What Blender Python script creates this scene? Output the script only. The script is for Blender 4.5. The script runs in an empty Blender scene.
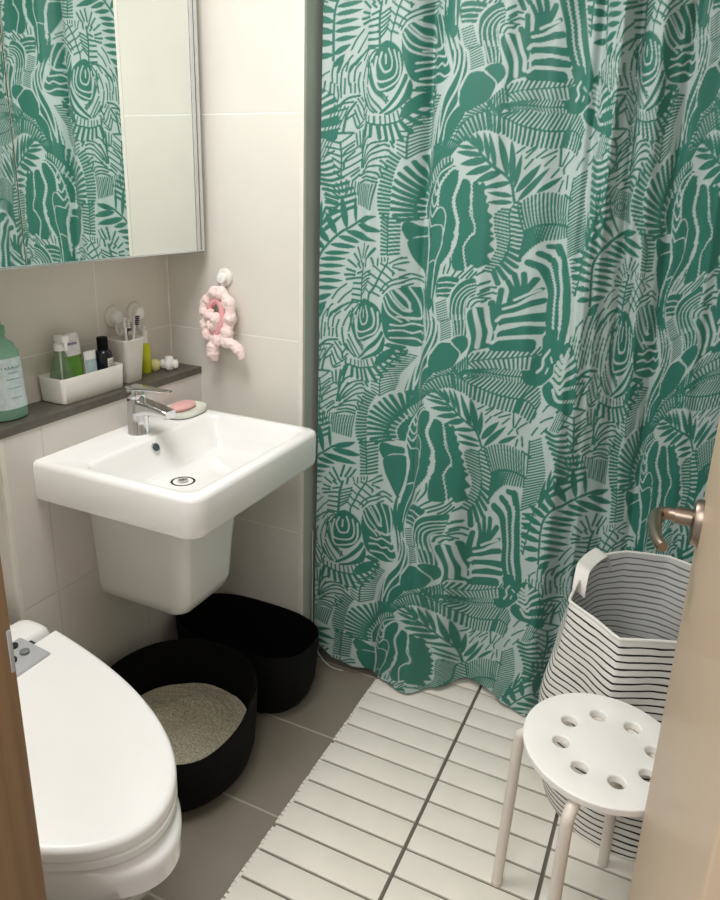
import bpy, bmesh, math, random
import numpy as np
from mathutils import Vector, Matrix
random.seed(7); rng=np.random.default_rng(7)
PI=math.pi
COL=bpy.context.scene.collection
def lin(c):
    return tuple(((v/255)/12.92 if v/255<=.04045 else ((v/255+.055)/1.055)**2.4) for v in c)
# ------------------------------------------------------------------ materials
def mat(name,rgb,rough=.5,metal=0,var=.04,scale=30,bump=0,bscale=200,trans=0,coat=0,sss=0,ior=1.45,alpha=1,sheen=0):
    m=bpy.data.materials.new(name); m.use_nodes=True; nt=m.node_tree; b=nt.nodes['Principled BSDF']
    c=lin(rgb)
    geo=nt.nodes.new('ShaderNodeTexCoord'); nz=nt.nodes.new('ShaderNodeTexNoise'); nz.inputs['Scale'].default_value=scale; nz.inputs['Detail'].default_value=4
    nt.links.new(geo.outputs['Object'],nz.inputs['Vector'])
    rp=nt.nodes.new('ShaderNodeValToRGB'); rp.color_ramp.elements[0].position=.3; rp.color_ramp.elements[1].position=.7
    rp.color_ramp.elements[0].color=(*[max(0,v*(1-var)) for v in c],1); rp.color_ramp.elements[1].color=(*[min(1,v*(1+var)) for v in c],1)
    nt.links.new(nz.outputs['Fac'],rp.inputs['Fac']); nt.links.new(rp.outputs['Color'],b.inputs['Base Color'])
    b.inputs['Roughness'].default_value=rough; b.inputs['Metallic'].default_value=metal; b.inputs['IOR'].default_value=ior
    b.inputs['Transmission Weight'].default_value=trans; b.inputs['Coat Weight'].default_value=coat; b.inputs['Coat Roughness'].default_value=.08
    b.inputs['Subsurface Weight'].default_value=sss; b.inputs['Alpha'].default_value=alpha; b.inputs['Sheen Weight'].default_value=sheen
    if sss: b.inputs['Subsurface Radius'].default_value=(.01,.008,.006)
    if bump:
        n2=nt.nodes.new('ShaderNodeTexNoise'); n2.inputs['Scale'].default_value=bscale; n2.inputs['Detail'].default_value=3
        nt.links.new(geo.outputs['Object'],n2.inputs['Vector'])
        bp=nt.nodes.new('ShaderNodeBump'); bp.inputs['Strength'].default_value=bump; bp.inputs['Distance'].default_value=.002
        nt.links.new(n2.outputs['Fac'],bp.inputs['Height']); nt.links.new(bp.outputs['Normal'],b.inputs['Normal'])
    return m
def tile_mat(name,rgb,grout,ua,va,pu,ou,pv,ov,g=.003,rough=.35,var=.05,nscale=3,bump=.25,mott=0):
    """large tiles with grout lines; ua/va are world axes, p pitch, o offset of one line"""
    m=bpy.data.materials.new(name); m.use_nodes=True; nt=m.node_tree; b=nt.nodes['Principled BSDF']; N=nt.nodes.new; K=nt.links.new
    geo=N('ShaderNodeNewGeometry'); sp=N('ShaderNodeSeparateXYZ'); K(geo.outputs['Position'],sp.inputs[0])
    def M(op,a,c):
        n=N('ShaderNodeMath'); n.operation=op
        for i,v in enumerate((a,c)):
            if v is None: continue
            if isinstance(v,(int,float)): n.inputs[i].default_value=v
            else: K(v,n.inputs[i])
        return n.outputs[0]
    def line(ax,p,o):
        f=M('FRACT',M('DIVIDE',M('SUBTRACT',sp.outputs[ax],o-p/2),p),None)
        d=M('MULTIPLY',M('ABSOLUTE',M('SUBTRACT',f,.5),None),p)
        mr=N('ShaderNodeMapRange'); mr.inputs['From Min'].default_value=g*.35; mr.inputs['From Max'].default_value=g*.75; mr.inputs['To Min'].default_value=1; mr.inputs['To Max'].default_value=0
        K(d,mr.inputs['Value']); return mr.outputs[0]
    gl=M('MAXIMUM',line(ua,pu,ou),line(va,pv,ov))
    nz=N('ShaderNodeTexNoise'); nz.inputs['Scale'].default_value=nscale; nz.inputs['Detail'].default_value=6; K(geo.outputs['Position'],nz.inputs['Vector'])
    c=lin(rgb); rp=N('ShaderNodeValToRGB'); rp.color_ramp.elements[0].position=.3; rp.color_ramp.elements[1].position=.7
    rp.color_ramp.elements[0].color=(*[v*(1-var) for v in c],1); rp.color_ramp.elements[1].color=(*[min(1,v*(1+var)) for v in c],1); K(nz.outputs['Fac'],rp.inputs['Fac'])
    mx=N('ShaderNodeMix'); mx.data_type='RGBA'; K(gl,mx.inputs[0]); K(rp.outputs['Color'],mx.inputs[6]); mx.inputs[7].default_value=(*lin(grout),1)
    K(mx.outputs[2],b.inputs['Base Color']); b.inputs['Roughness'].default_value=rough
    bp=N('ShaderNodeBump'); bp.inputs['Strength'].default_value=bump; bp.inputs['Distance'].default_value=.003; bp.invert=True; K(gl,bp.inputs['Height']); K(bp.outputs['Normal'],b.inputs['Normal'])
    return m
def wood_mat(name,rgb,axis=2,var=.12,rough=.4,coat=0):
    m=mat(name,rgb,rough,0,var,1,coat=coat); nt=m.node_tree
    nz=[n for n in nt.nodes if n.type=='TEX_NOISE'][0]; tc=[n for n in nt.nodes if n.type=='TEX_COORD'][0]
    mp=nt.nodes.new('ShaderNodeMapping'); s=[60,60,60]; s[axis]=2.5; mp.inputs['Scale'].default_value=s
    nt.links.new(tc.outputs['Object'],mp.inputs['Vector']); nt.links.new(mp.outputs['Vector'],nz.inputs['Vector'])
    return m
# ------------------------------------------------------------------ objects
def link(name,me,m=None,parent=None,smooth=True,loc=None):
    o=bpy.data.objects.new(name,me); COL.objects.link(o)
    if m:
        for mm in (m if isinstance(m,(list,tuple)) else [m]): me.materials.append(mm)
    if smooth and len(me.polygons): me.polygons.foreach_set('use_smooth',[True]*len(me.polygons))
    if parent: o.parent=parent
    if loc is not None: o.location=loc
    return o
def obj(name,bm,m=None,parent=None,smooth=True,loc=None,angle=40):
    bmesh.ops.recalc_face_normals(bm,faces=bm.faces)
    if smooth:
        a=math.radians(angle)
        for e in bm.edges:
            if len(e.link_faces)==2 and e.calc_face_angle(0)>a: e.smooth=False
    me=bpy.data.meshes.new(name); bm.to_mesh(me); bm.free()
    return link(name,me,m,parent,smooth,loc)
def thing(name,label,cat,loc=(0,0,0),group=None,rot=0):
    o=bpy.data.objects.new(name,None); COL.objects.link(o); o.empty_display_size=.05; o.location=loc; o.rotation_euler=(0,0,rot)
    return tag(o,label,cat,group)
def tag(o,label,cat,group=None,kind=None):
    o['label']=label; o['category']=cat
    if group: o['group']=group
    if kind: o['kind']=kind
    return o
def struct(o,label=None):
    o['kind']='structure'
    if label: o['label']=label
    return o
def dup(root,loc,label,group=None,rot=None):
    r=root.copy(); COL.objects.link(r); r.location=loc; r['label']=label
    if rot is not None: r.rotation_euler=(0,0,rot)
    if group: r['group']=group
    for ch in list(root.children):
        c=ch.copy(); COL.objects.link(c); c.parent=r
        for g in list(ch.children):
            d=g.copy(); COL.objects.link(d); d.parent=c
    return r
# ------------------------------------------------------------------ shapes
def box(bm,a,b,bev=0,seg=2):
    g=bmesh.ops.create_cube(bm,size=1); vs=g['verts']
    for v in vs: v.co=Vector([(a[i]+b[i])/2+v.co[i]*(b[i]-a[i]) for i in range(3)])
    if bev:
        es=list({e for v in vs for e in v.link_edges}); bmesh.ops.bevel(bm,geom=es,offset=bev,segments=seg,profile=.5,affect='EDGES')
    return bm
def B(): return bmesh.new()
def boxm(a,b,bev=0,seg=2): return box(B(),a,b,bev,seg)
def loft(bm,rings,cap0=True,cap1=True,closed=True):
    R=[[bm.verts.new(p) for p in r] for r in rings]; n=len(R[0])
    for A,C in zip(R[:-1],R[1:]):
        for i in range(n if closed else n-1):
            j=(i+1)%n; bm.faces.new((A[i],A[j],C[j],C[i]))
    if cap0: bm.faces.new(R[0][::-1])
    if cap1: bm.faces.new(R[-1])
    return bm
def lathe(bm,prof,n=32,c=(0,0,0),axis='z',ang=0):
    rings=[]
    for r,h in prof:
        ring=[]
        for i in range(n):
            t=2*PI*i/n; x,y=r*math.cos(t),r*math.sin(t)
            p={'z':(x,y,h),'x':(h,x,y),'y':(y,h,x)}[axis]
            ring.append((c[0]+p[0],c[1]+p[1],c[2]+p[2]))
        rings.append(ring)
    return loft(bm,rings,prof[0][0]>1e-5,prof[-1][0]>1e-5)
def cat(p,m=8,closed=False):
    p=np.asarray(p,float)
    if len(p)<3: return p
    q=np.r_[p[-1:],p,p[:2]] if closed else np.r_[2*p[:1]-p[1:2],p,2*p[-1:]-p[-2:-1]]
    t=np.linspace(0,1,m,endpoint=False)[:,None]; o=[]
    for i in range(len(q)-3):
        a,b,c,d=q[i:i+4]; o.append(.5*((2*b)+(c-a)*t+(2*a-5*b+4*c-d)*t*t+(3*b-3*c+d-a)*t**3))
    o=np.concatenate(o); return o if closed else np.r_[o,p[-1:]]
def tube(bm,path,r,n=12,closed=False,flat=(1,1),up=(0,0,1)):
    P=[Vector(p) for p in path]; N=len(P); rr=r if hasattr(r,'__len__') else [r]*N; rings=[]; nv=None
    for i,p in enumerate(P):
        a=P[(i-1)%N] if closed or i else P[0]; b=P[(i+1)%N] if closed or i<N-1 else P[-1]
        t=(b-a).normalized()
        if nv is None:
            u=Vector(up); nv=(u-t*u.dot(t)); nv=nv if nv.length>.05 else t.orthogonal(); nv.normalize()
        else: nv=(nv-t*nv.dot(t)).normalized()
        bv=t.cross(nv); rings.append([p+nv*(math.cos(2*PI*k/n)*rr[i]*flat[0])+bv*(math.sin(2*PI*k/n)*rr[i]*flat[1]) for k in range(n)])
    if closed: rings.append(rings[0]); 
    loft(bm,rings,not closed,not closed)
    if closed: bmesh.ops.remove_doubles(bm,verts=bm.verts,dist=1e-6)
    return bm
def rrect(x0,x1,y0,y1,r,n=6,z=0):
    o=[]
    for cx,cy,a in ((x1-r,y1-r,0),(x0+r,y1-r,90),(x0+r,y0+r,180),(x1-r,y0+r,270)):
        for k in range(n+1):
            t=math.radians(a+90*k/n); o.append((cx+r*math.cos(t),cy+r*math.sin(t),z))
    return o
def sub(o,l=1):
    m=o.modifiers.new('sub','SUBSURF'); m.levels=l; m.render_levels=l; return o

# look settings
CLIGHT=(182,199,196); CDARK=(40,115,99)
LP=(16,19,.42); EXPO=0.20

# ------------------------------------------------------------------ palette
TW=(217,213,204); GR=(233,231,226)
M_wallL=tile_mat('tile_left_wall',TW,GR,1,2,.30,.007,.578,1.042,.0035)
M_wallB=tile_mat('tile_back_wall',(215,212,203),GR,0,2,.90,.352,.578,1.042,.0035)
M_wallD=tile_mat('tile_ledge_wall',(213,209,202),(198,193,183),1,2,.30,-.293,.60,.486,.003)
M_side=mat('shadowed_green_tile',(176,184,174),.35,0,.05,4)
M_floor=tile_mat('taupe_floor_tile',(138,129,116),(178,170,156),1,0,.29,.075,.6,.0,.005,.42,.08,5)
M_ceil=mat('ceiling_paint',(235,233,228),.7)
M_trim=mat('tile_edge_trim',(222,218,208),.4)
M_stone=mat('dark_ledge_stone',(86,81,74),.4,0,.14,60)
M_cer=mat('white_ceramic',(242,241,239),.12,0,.01,5,coat=.6)
M_plw=mat('white_plastic',(242,242,240),.3,0,.015,8)
M_plw2=mat('off_white_plastic',(226,222,214),.4,0,.02,10)
M_chr=mat('chrome',(214,214,216),.09,1,.03,20)
M_steel=mat('brushed_steel',(158,144,130),.36,1,.06,40)
M_alu=mat('aluminium_frame',(216,217,218),.25,.85,.03,30)
M_mirror=mat('mirror_glass',(232,238,234),.012,1,.002,4)
M_blk=mat('matte_black_plastic',(4,4,4),.75,0,.1,20); M_blk.node_tree.nodes['Principled BSDF'].inputs['Specular IOR Level'].default_value=.22
M_dark=mat('dark_recess',(30,30,30),.6)
M_gray=mat('grey_panel_plastic',(178,180,182),.3,0,.03,20)
M_wood=wood_mat('pale_door_laminate',(199,176,149),2,.008,.48,.08)
M_jamb=wood_mat('brown_jamb_wood',(139,110,80),2,.16,.4)
# ------------------------------------------------------------------ room shell
ZF=-.015
XL=-.1057; YB=.29; XW=.3462; ZS=.9293
struct(obj('floor',boxm((-.4,-1.12,ZF-.05),(1.7,1.3,ZF)),M_floor,smooth=False),'taupe square floor tiles with pale grout')
struct(obj('wall_left',boxm((XL-.08,-1.12,ZF),(XL,YB,2.32)),M_wallL,smooth=False),'cream tiled left wall above the stone ledge')
struct(obj('wall_ledge',boxm((XL,-.403,ZF),(0,YB,.9093)),M_wallD,smooth=False),'cream tiled half-height wall that carries the washbasin')
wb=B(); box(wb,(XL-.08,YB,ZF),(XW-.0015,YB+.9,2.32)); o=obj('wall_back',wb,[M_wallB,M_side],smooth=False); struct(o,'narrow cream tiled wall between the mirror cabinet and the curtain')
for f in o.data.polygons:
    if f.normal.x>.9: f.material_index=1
struct(obj('trim_1',boxm((XW-.012,YB-.0015,ZF),(XW+.0005,YB+.012,2.32),.001),M_trim,smooth=False),'pale tile edge trim')
struct(obj('trim_2',boxm((XL,-.41,.9093),(.004,YB,ZS),.002),M_stone,smooth=False),'dark grey stone ledge above the washbasin')
struct(obj('trim_5',boxm((XL-.001,YB-.0045,ZS),(XL+.0045,YB,1.2715),.001),mat('corner_caulk',(236,233,226),.5),smooth=False),'pale caulk line in the wall corner')
struct(obj('trim_3',boxm((-.0105,-.4045,ZF),(.0006,-.392,.9093),.001),M_trim,smooth=False),'pale corner trim of the half-height wall')
struct(obj('wall_right',boxm((1.62,-1.12,ZF),(1.70,1.3,2.32)),M_wallL,smooth=False))
struct(obj('wall_shower',boxm((XW-.0015,1.19,ZF),(1.62,1.3,2.32)),M_wallB,smooth=False))
wf=B(); box(wf,(XL-.08,-1.20,ZF),(.665,-1.12,2.32)); box(wf,(1.46,-1.20,ZF),(1.70,-1.12,2.32)); box(wf,(.665,-1.20,2.1),(1.46,-1.12,2.32))
struct(obj('wall_front',wf,M_wallL,smooth=False),'wall with the doorway')
struct(obj('ceiling',boxm((XL-.08,-1.2,2.32),(1.70,1.3,2.40)),M_ceil,smooth=False))
# door leaf standing open on the right, and the jamb on the left
d=struct(obj('door_1',boxm((1.3475,-.99,.0),(1.386,-.30,2.05),.002),M_wood,smooth=False),'pale beige laminate door standing open at the right edge')
hb=B(); lathe(hb,[(.0,-.0125),(.021,-.0125),(.025,-.010),(.0265,-.005),(.0265,0)],36,(1.3475,-.345,1.007),'x')
# stretch the rose to an upright oval
for v in hb.verts: v.co.z=1.007+(v.co.z-1.007)*1.3
for v in hb.verts: v.co.x=min(v.co.x,1.3475)
h=obj('door_handle',hb,M_steel,d); h['label']='brushed metal lever handle'
lb=B(); tube(lb,cat([(1.337,-.345,1.012),(1.315,-.345,1.012),(1.300,-.346,1.012),(1.2905,-.354,1.012),(1.2885,-.375,1.011),(1.2905,-.41,1.009),(1.297,-.438,1.008),(1.303,-.450,1.0075)],6),list(np.interp(np.linspace(0,1,43),[0,.4,.6,1],[.0095,.0095,.0115,.0075])),16,flat=(1,.8)); obj('lever',lb,M_steel,h)
st=B(); lathe(st,[(.0125,0),(.0125,.022)],24,(1.3125,-.345,1.012),'x'); obj('neck_collar',st,M_steel,h)
jb=B(); box(jb,(.60,-1.12,ZF),(.706,-.945,2.1),.002); box(jb,(.60,-1.12,2.1),(1.5,-.945,2.14),.002); box(jb,(1.40,-1.12,ZF),(1.47,-1.0,2.1),.002)
j=struct(obj('trim_4',jb,M_jamb,smooth=False),'brown wooden door frame at the left edge')
sp=B(); box(sp,(.7055,-.9512,.945),(.7072,-.9462,.995),.0006); o=obj('strike_plate',sp,M_gray,j); o['label']='grey metal strike plate'
# ------------------------------------------------------------------ mirror cabinet
t=thing('mirror_cabinet','wall-hung mirror cabinet with aluminium framed doors reflecting the curtain','cabinet',(0,0,0))
obj('cabinet_body',boxm((XL+.001,-.90,1.272),(.035,.258,1.96),.002),M_plw2,t,smooth=False)
for y0,y1 in ((-.3265,.228),(-.895,-.3285)):
    dr=obj('mirror_door',boxm((.036,y0,1.2715),(.0513,y1,1.962),.0008),M_mirror,t,smooth=False)
fr=B(); box(fr,(.034,.229,1.2715),(.0530,.2385,1.962),.0012); box(fr,(.034,.2405,1.2715),(.0500,.247,1.962),.001); box(fr,(.034,.249,1.2715),(.0520,.262,1.962),.0015)
f=obj('frame_strip',fr,M_alu,t,smooth=False); f['label']='aluminium edge strip of the mirror door'
obj('frame_shadow_gap',boxm((.030,.2375,1.273),(.0440,.2500,1.961)),M_dark,t,smooth=False)
obj('bottom_rail',boxm((.030,-.90,1.2675),(.0515,.262,1.2720),.001),M_alu,t,smooth=False)
# ------------------------------------------------------------------ washbasin
WY=-.059; Y0,Y1,SX,ZT,TH=-.326,.208,.452,.835,.0935
t=thing('washbasin','white square wall-hung washbasin with a half pedestal','sink',(0,WY,.42))
def off(p): return (p[0],p[1]-WY,p[2]-.42)
bm=B()
def outl(x1,y0,y1,r,z,n=6): # back corners square, front corners rounded
    o=[(0.0005,y1,z),(0.0005,y0,z)]
    for cx,cy,a in ((x1-r,y0+r,270),(x1-r,y1-r,0)):
        for k in range(n+1):
            q=math.radians(a+90*k/n); o.append((cx+r*math.cos(q),cy+r*math.sin(q),z))
    return o
def inl(x0,x1,y0,y1,r,z,zf=None,n=6):
    o=[]
    for cx,cy,a in ((x0+r,y1-r,90),(x0+r,y0+r,180),(x1-r,y0+r,270),(x1-r,y1-r,0)):
        for k in range(n+1):
            q=math.radians(a+90*k/n); x=cx+r*math.cos(q);y=cy+r*math.sin(q); o.append((x,y,z if zf is None else zf(x,y)))
    return o
zb=ZT-TH
R0=[outl(SX-.07,Y0+.07,Y1-.07,.03,zb-.022),outl(SX-.045,Y0+.035,Y1-.035,.03,zb-.008),outl(SX-.018,Y0+.008,Y1-.008,.035,zb+.002),outl(SX-.006,Y0+.003,Y1-.003,.037,zb+.001),outl(SX,Y0,Y1,.04,zb+.012),outl(SX,Y0,Y1,.04,ZT-.012),outl(SX-.0035,Y0+.0035,Y1-.0035,.037,ZT-.0035),outl(SX-.012,Y0+.012,Y1-.012,.03,ZT)]
R0=[[off(p) for p in r] for r in R0]
loft(bm,R0,True,False)
top=[v for v in bm.verts if abs(v.co.z-(ZT-.42))<1e-5]
bm.verts.ensure_lookup_table()
nO=len(R0[0]); outer=bm.verts[-nO:]
def zfl(x,y): return .742+.006*abs((y-WY)/.2)**1.5+.012*max(0,(x-.25)/.2)
inner=[inl(.112,SX-.030,Y0+.028,Y1-.028,.035,ZT),inl(.116,SX-.034,Y0+.032,Y1-.032,.033,ZT-.002),inl(.121,SX-.040,Y0+.037,Y1-.037,.032,ZT-.010),
 inl(.134,SX-.048,Y0+.046,Y1-.046,.034,0,lambda x,y:.79),inl(.150,SX-.056,Y0+.054,Y1-.054,.036,0,lambda x,y:zfl(x,y)+.005),inl(.157,SX-.064,Y0+.062,Y1-.062,.034,0,zfl),inl(.19,.26,-.11,-.01,.02,0,lambda x,y:.741)]
inner=[[off(p) for p in r] for r in inner]
IR=[[bm.verts.new(p) for p in r] for r in inner]
n=len(IR[0])
for A,C in zip(IR[:-1],IR[1:]):
    for i in range(n): bm.faces.new((A[i],A[(i+1)%n],C[(i+1)%n],C[i]))
bm.faces.new(IR[-1])
e1=[e for e in bm.edges if all(v in set(outer) for v in e.verts)]; e2=[e for e in bm.edges if all(v in set(IR[0]) for v in e.verts)]
bmesh.ops.triangle_fill(bm,edges=e1+e2,use_beauty=True,use_dissolve=False,normal=(0,0,1))
o=obj('basin',bm,M_cer,t,angle=50)
# half pedestal
bm=B(); R=[]
for z,x1,hw,r in ((.398,.225,.075,.02),(.400,.243,.092,.03),(.410,.258,.104,.036),(.44,.268,.111,.036),(.55,.276,.117,.036),(.66,.288,.126,.038),(.7455,.296,.132,.04)):
    R.append([off(p) for p in outl(x1,WY+.008-hw,WY+.008+hw,r,z)])
loft(bm,R); o=obj('pedestal',bm,M_cer,t,angle=50); o['label']='tapered ceramic half pedestal'
dr=B(); lathe(dr,[(.0,.7385),(.030,.7385),(.0315,.7425),(.030,.7455),(.0245,.7455),(.0235,.741),(.0,.741)],32,off((.226,-.087,0))[:2]+(-.42,)); d=obj('drain',dr,M_chr,t); d['label']='chrome drain'
pl=B(); lathe(pl,[(.0,.741),(.007,.741),(.0075,.747),(.0125,.7485),(.0125,.7505),(.009,.7522),(.0,.7527)],32,off((.226,-.087,0))[:2]+(-.42,)); obj('plug',pl,M_chr,d)
gap=B(); lathe(gap,[(.0,.7418),(.0232,.7418),(.0232,.7426),(0,.7424)],28,off((.226,-.087,0))[:2]+(-.42,)); obj('drain_gap',gap,M_dark,d)
# overflow ring on the back slope
ov=B(); tube(ov,[(math.cos(a)*.0118,math.sin(a)*.0118,0) for a in [2*PI*i/24 for i in range(24)]],.0018,8,True)
for k in range(3): box(ov,(-.011,-.0045+k*.0045-.0008,-.001),(.011,-.0045+k*.0045+.0008,.0008))
for v in ov.verts: v.co=Matrix.Rotation(math.radians(62),4,'Y')@v.co
for v in ov.verts: v.co+=Vector(off((.1295,-.067,.810)))
o=obj('overflow_ring',ov,M_chr,t); o['label']='chrome overflow ring'
oh=B(); lathe(oh,[(0,-.0005),(.0112,-.0005),(.0112,.0004),(0,.0004)],20)
for v in oh.verts: v.co=Matrix.Rotation(math.radians(62),4,'Y')@v.co+Vector(off((.1290,-.067,.8095)))
obj('overflow_hole',oh,M_dark,t)
# ------------------------------------------------------------------ faucet
t=thing('basin_faucet','chrome single-lever tap on the back rim of the washbasin','faucet',(.066,-.055,ZT))
bm=B(); lathe(bm,[(.0,0),(.0275,0),(.0275,.003),(.0262,.006),(.0250,.05),(.0240,.088),(.0235,.094),(.0,.094)],36); obj('body',bm,M_chr,t)
bm=B(); R=[]
for x,hw,z0,z1 in ((.0,.021,.040,.090),(.02,.021,.050,.089),(.05,.0205,.057,.085),(.082,.020,.0575,.0785),(.102,.0195,.055,.0745),(.106,.0185,.0555,.0735)):
    R.append([(x,y,z) for y,z in [(p[0],p[1]) for p in rrect(-hw,hw,z0,z1,min(.0065,(z1-z0)*.4),3)]])
loft(bm,R); obj('spout',bm,M_chr,t)
bm=B(); lathe(bm,[(.0,.052),(.010,.052),(.010,.059),(.0,.059)],20,(.094,0,0)); obj('aerator',bm,M_gray,t)
bm=B(); lathe(bm,[(.0,.094),(.0235,.094),(.0245,.097),(.0245,.113),(.0225,.118),(.0,.119)],36)
lv=obj('lever',bm,M_chr,t); bm=B(); R=[]
for x,hw,z0,z1 in ((-.024,.012,.116,.120),(-.015,.019,.114,.1235),(.01,.020,.114,.124),(.035,.0165,.1165,.1235),(.07,.012,.1185,.1235),(.10,.0095,.1205,.1245),(.108,.007,.1215,.1245)):
    R.append([(x,y,z) for y,z in [(p[0],p[1]) for p in rrect(-hw,hw,z0,z1,(z1-z0)*.45,3)]])
loft(bm,R); obj('lever_blade',bm,M_chr,lv)
bm=B(); tube(bm,[(-.028,0,.0),(-.028,0,.108)],.0025,10); lathe(bm,[(0,.108),(.004,.108),(.0045,.114),(.0,.116)],12,(-.028,0,0)); obj('drain_pull_rod',bm,M_chr,t)
# soap dish and soap
M_dish=mat('pale_mint_plastic',(224,228,216),.35); M_soap=mat('pink_soap',(232,182,178),.45,0,.05,40,sss=.2); M_line=mat('dish_rim_grey',(120,128,120),.5)
t=thing('soap_dish','pale oval soap dish with a dark rim beside the tap','soap dish',(.060,.132,ZT))
bm=B(); R=[]
def ov_(a,b,z,n=40,p=2.6): return [((abs(math.cos(q))**(2/p))*math.copysign(a,math.cos(q)),(abs(math.sin(q))**(2/p))*math.copysign(b,math.sin(q)),z) for q in [2*PI*i/n for i in range(n)]]
loft(bm,[ov_(.040,.058,.0),ov_(.047,.065,.003),ov_(.050,.068,.014),ov_(.0485,.0665,.018),ov_(.044,.062,.015),ov_(.036,.054,.0085)]); obj('dish',bm,M_dish,t)
bm=B(); tube(bm,ov_(.0465,.0645,.002),.0016,6,True); o=obj('base_rim',bm,M_line,t); o['label']='dark line around the foot'
bm=B(); loft(bm,[ov_(.016,.032,.0,40,2.2),ov_(.024,.042,.003,40,2.2),ov_(.0275,.046,.009,40,2.2),ov_(.024,.042,.015,40,2.2),ov_(.014,.03,.0185,40,2.2)])
tag(obj('soap_bar',bm,M_soap,loc=(.047,.142,ZT+.0086)),'pink oval bar of soap lying in the soap dish','soap')
# ------------------------------------------------------------------ things on the stone ledge
ZL=ZS
M_tray=mat('white_tray_plastic',(232,229,222),.35)
def at(name,label,cat,x,y,z=ZL,group=None,rot=0): return thing(name,label,cat,(x,y,z),group,rot)
bm=B()
def rr(x,y,r,z): return rrect(-x,x,-y,y,r,4,z)
loft(bm,[rr(.036,.095,.008,0),rr(.0385,.0985,.009,.003),rr(.0410,.1025,.010,.061),rr(.0400,.1015,.0095,.0635),rr(.0385,.100,.009,.061),rr(.0365,.0965,.008,.006),rr(.03,.08,.006,.004)])
tag(obj('storage_tray',bm,M_tray,loc=(-.0605,-.1015,ZL)),'white rectangular plastic tray holding bottles on the stone ledge','tray')
ZI=ZL+.0042
def gloss(name,rgb,**k): return mat(name,rgb,.15,0,.05,20,**k)
M_gclear=gloss('clear_green_plastic',(166,214,190),trans=.55,ior=1.06); M_label=mat('pale_blue_label',(190,206,206),.4,0,.1,90); M_liq=gloss('green_spray_liquid',(210,232,208),trans=.85,ior=1.06)
# big dish-soap bottle at the left edge
t=at('soap_bottle','large clear green plastic bottle with a pale label at the left end of the ledge','bottle',-.060,-.327)
bm=B(); R=[]
for z,a,b in ((0,.030,.037),(.004,.036,.044),(.03,.038,.045),(.06,.036,.042),(.12,.035,.040),(.15,.032,.037),(.168,.024,.028),(.178,.015,.0155),(.186,.0125,.0125),(.196,.0125,.0125)): R.append([(p[0],p[1],z) for p in ov_(a,b,z,32,2.3)])
loft(bm,R); o=obj('bottle_body',bm,M_gclear,t); o['label']='clear green body'
bm=B(); lathe(bm,[(.0,.190),(.0155,.190),(.0155,.206),(.0145,.208),(.009,.2085),(.009,.216),(.007,.218),(0,.218)],24); o=obj('cap',bm,gloss('green_cap',(120,170,140)),t); o['label']='green cap'
bm=B(); R=[]
for z in (.028,.06,.10,.140):
    k=np.interp(z,[.03,.06,.12,.15],[.0386,.0366,.0356,.0330]); kb=np.interp(z,[.03,.06,.12,.15],[.0456,.0426,.0406,.0380])
    R.append([(x,y,z) for x,y,_ in [ov_(k,kb,z,48,2.3)[i%48] for i in range(-8,9)]])
loft(bm,R,False,False,False); lbl=obj('label',bm,M_label,t); lbl['label']='pale blue paper label'
bm=B()
for z,s in ((.118,6),(.108,4),(.094,6),(.074,5),(.052,4)):
    k=np.interp(z,[.03,.06,.12,.15],[.0389,.0369,.0359,.0333]); kb=np.interp(z,[.03,.06,.12,.15],[.0459,.0429,.0409,.0383])
    loft(bm,[[(x,y,zz) for x,y,_ in [ov_(k,kb,z,96,2.3)[i%96] for i in range(-s,s+1)]] for zz in (z-.0012,z+.0012)],False,False,False)
obj('label_text_lines',bm,mat('label_grey_print',(140,164,172),.5),lbl)
# spray bottle
t=at('spray_bottle','small clear spray bottle of green liquid at the left end of the tray','bottle',-.066,-.160,ZI)
bm=B(); lathe(bm,[(0,0),(.027,0),(.030,.004),(.030,.035),(.026,.062),(.017,.098),(.0115,.112),(.0115,.122),(0,.122)],28); o=obj('bottle_body',bm,M_liq,t); o['label']='clear body with pale green liquid'
bm=B(); lathe(bm,[(0,.118),(.0135,.118),(.0135,.133),(.009,.136),(.0085,.150),(0,.151)],20); box(bm,(-.008,-.010,.138),(.024,.010,.155),.004); box(bm,(.018,-.005,.118),(.023,.005,.142),.002); o=obj('trigger_head',bm,M_plw,t); o['label']='white trigger head'
bm=B(); tube(bm,[(0,0,.008),(0,0,.118)],.0022,8); obj('dip_tube',bm,M_plw,t)
# green pouch
t=at('refill_pouch','bright green pouch with a white top standing in the tray','pouch',-.073,-.118,ZI)
M_pg=mat('leaf_green_film',(92,142,44),.3,0,.25,45); bm=B(); R=[]
for z,a,b in ((0,.018,.026),(.01,.020,.028),(.05,.016,.0275),(.095,.010,.026),(.118,.004,.0255)): R.append(ov_(a,b,z,28,2.4))
loft(bm,R); obj('pouch_body',bm,M_pg,t)
bm=B(); loft(bm,[ov_(.0105,.0265,.098,28,2.4),ov_(.006,.0262,.120,28,2.4),ov_(.0055,.024,.142,28,2.4),ov_(.003,.018,.152,28,2.4)]); o=obj('pouch_top',bm,mat('pouch_white_print',(224,220,222),.4,0,.1,60),t); o['label']='white printed top'
bm=B(); box(bm,(.0045,-.016,.124),(.0062,.012,.130)); obj('print_band',bm,mat('violet_print',(150,130,170),.5),t)
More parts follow.
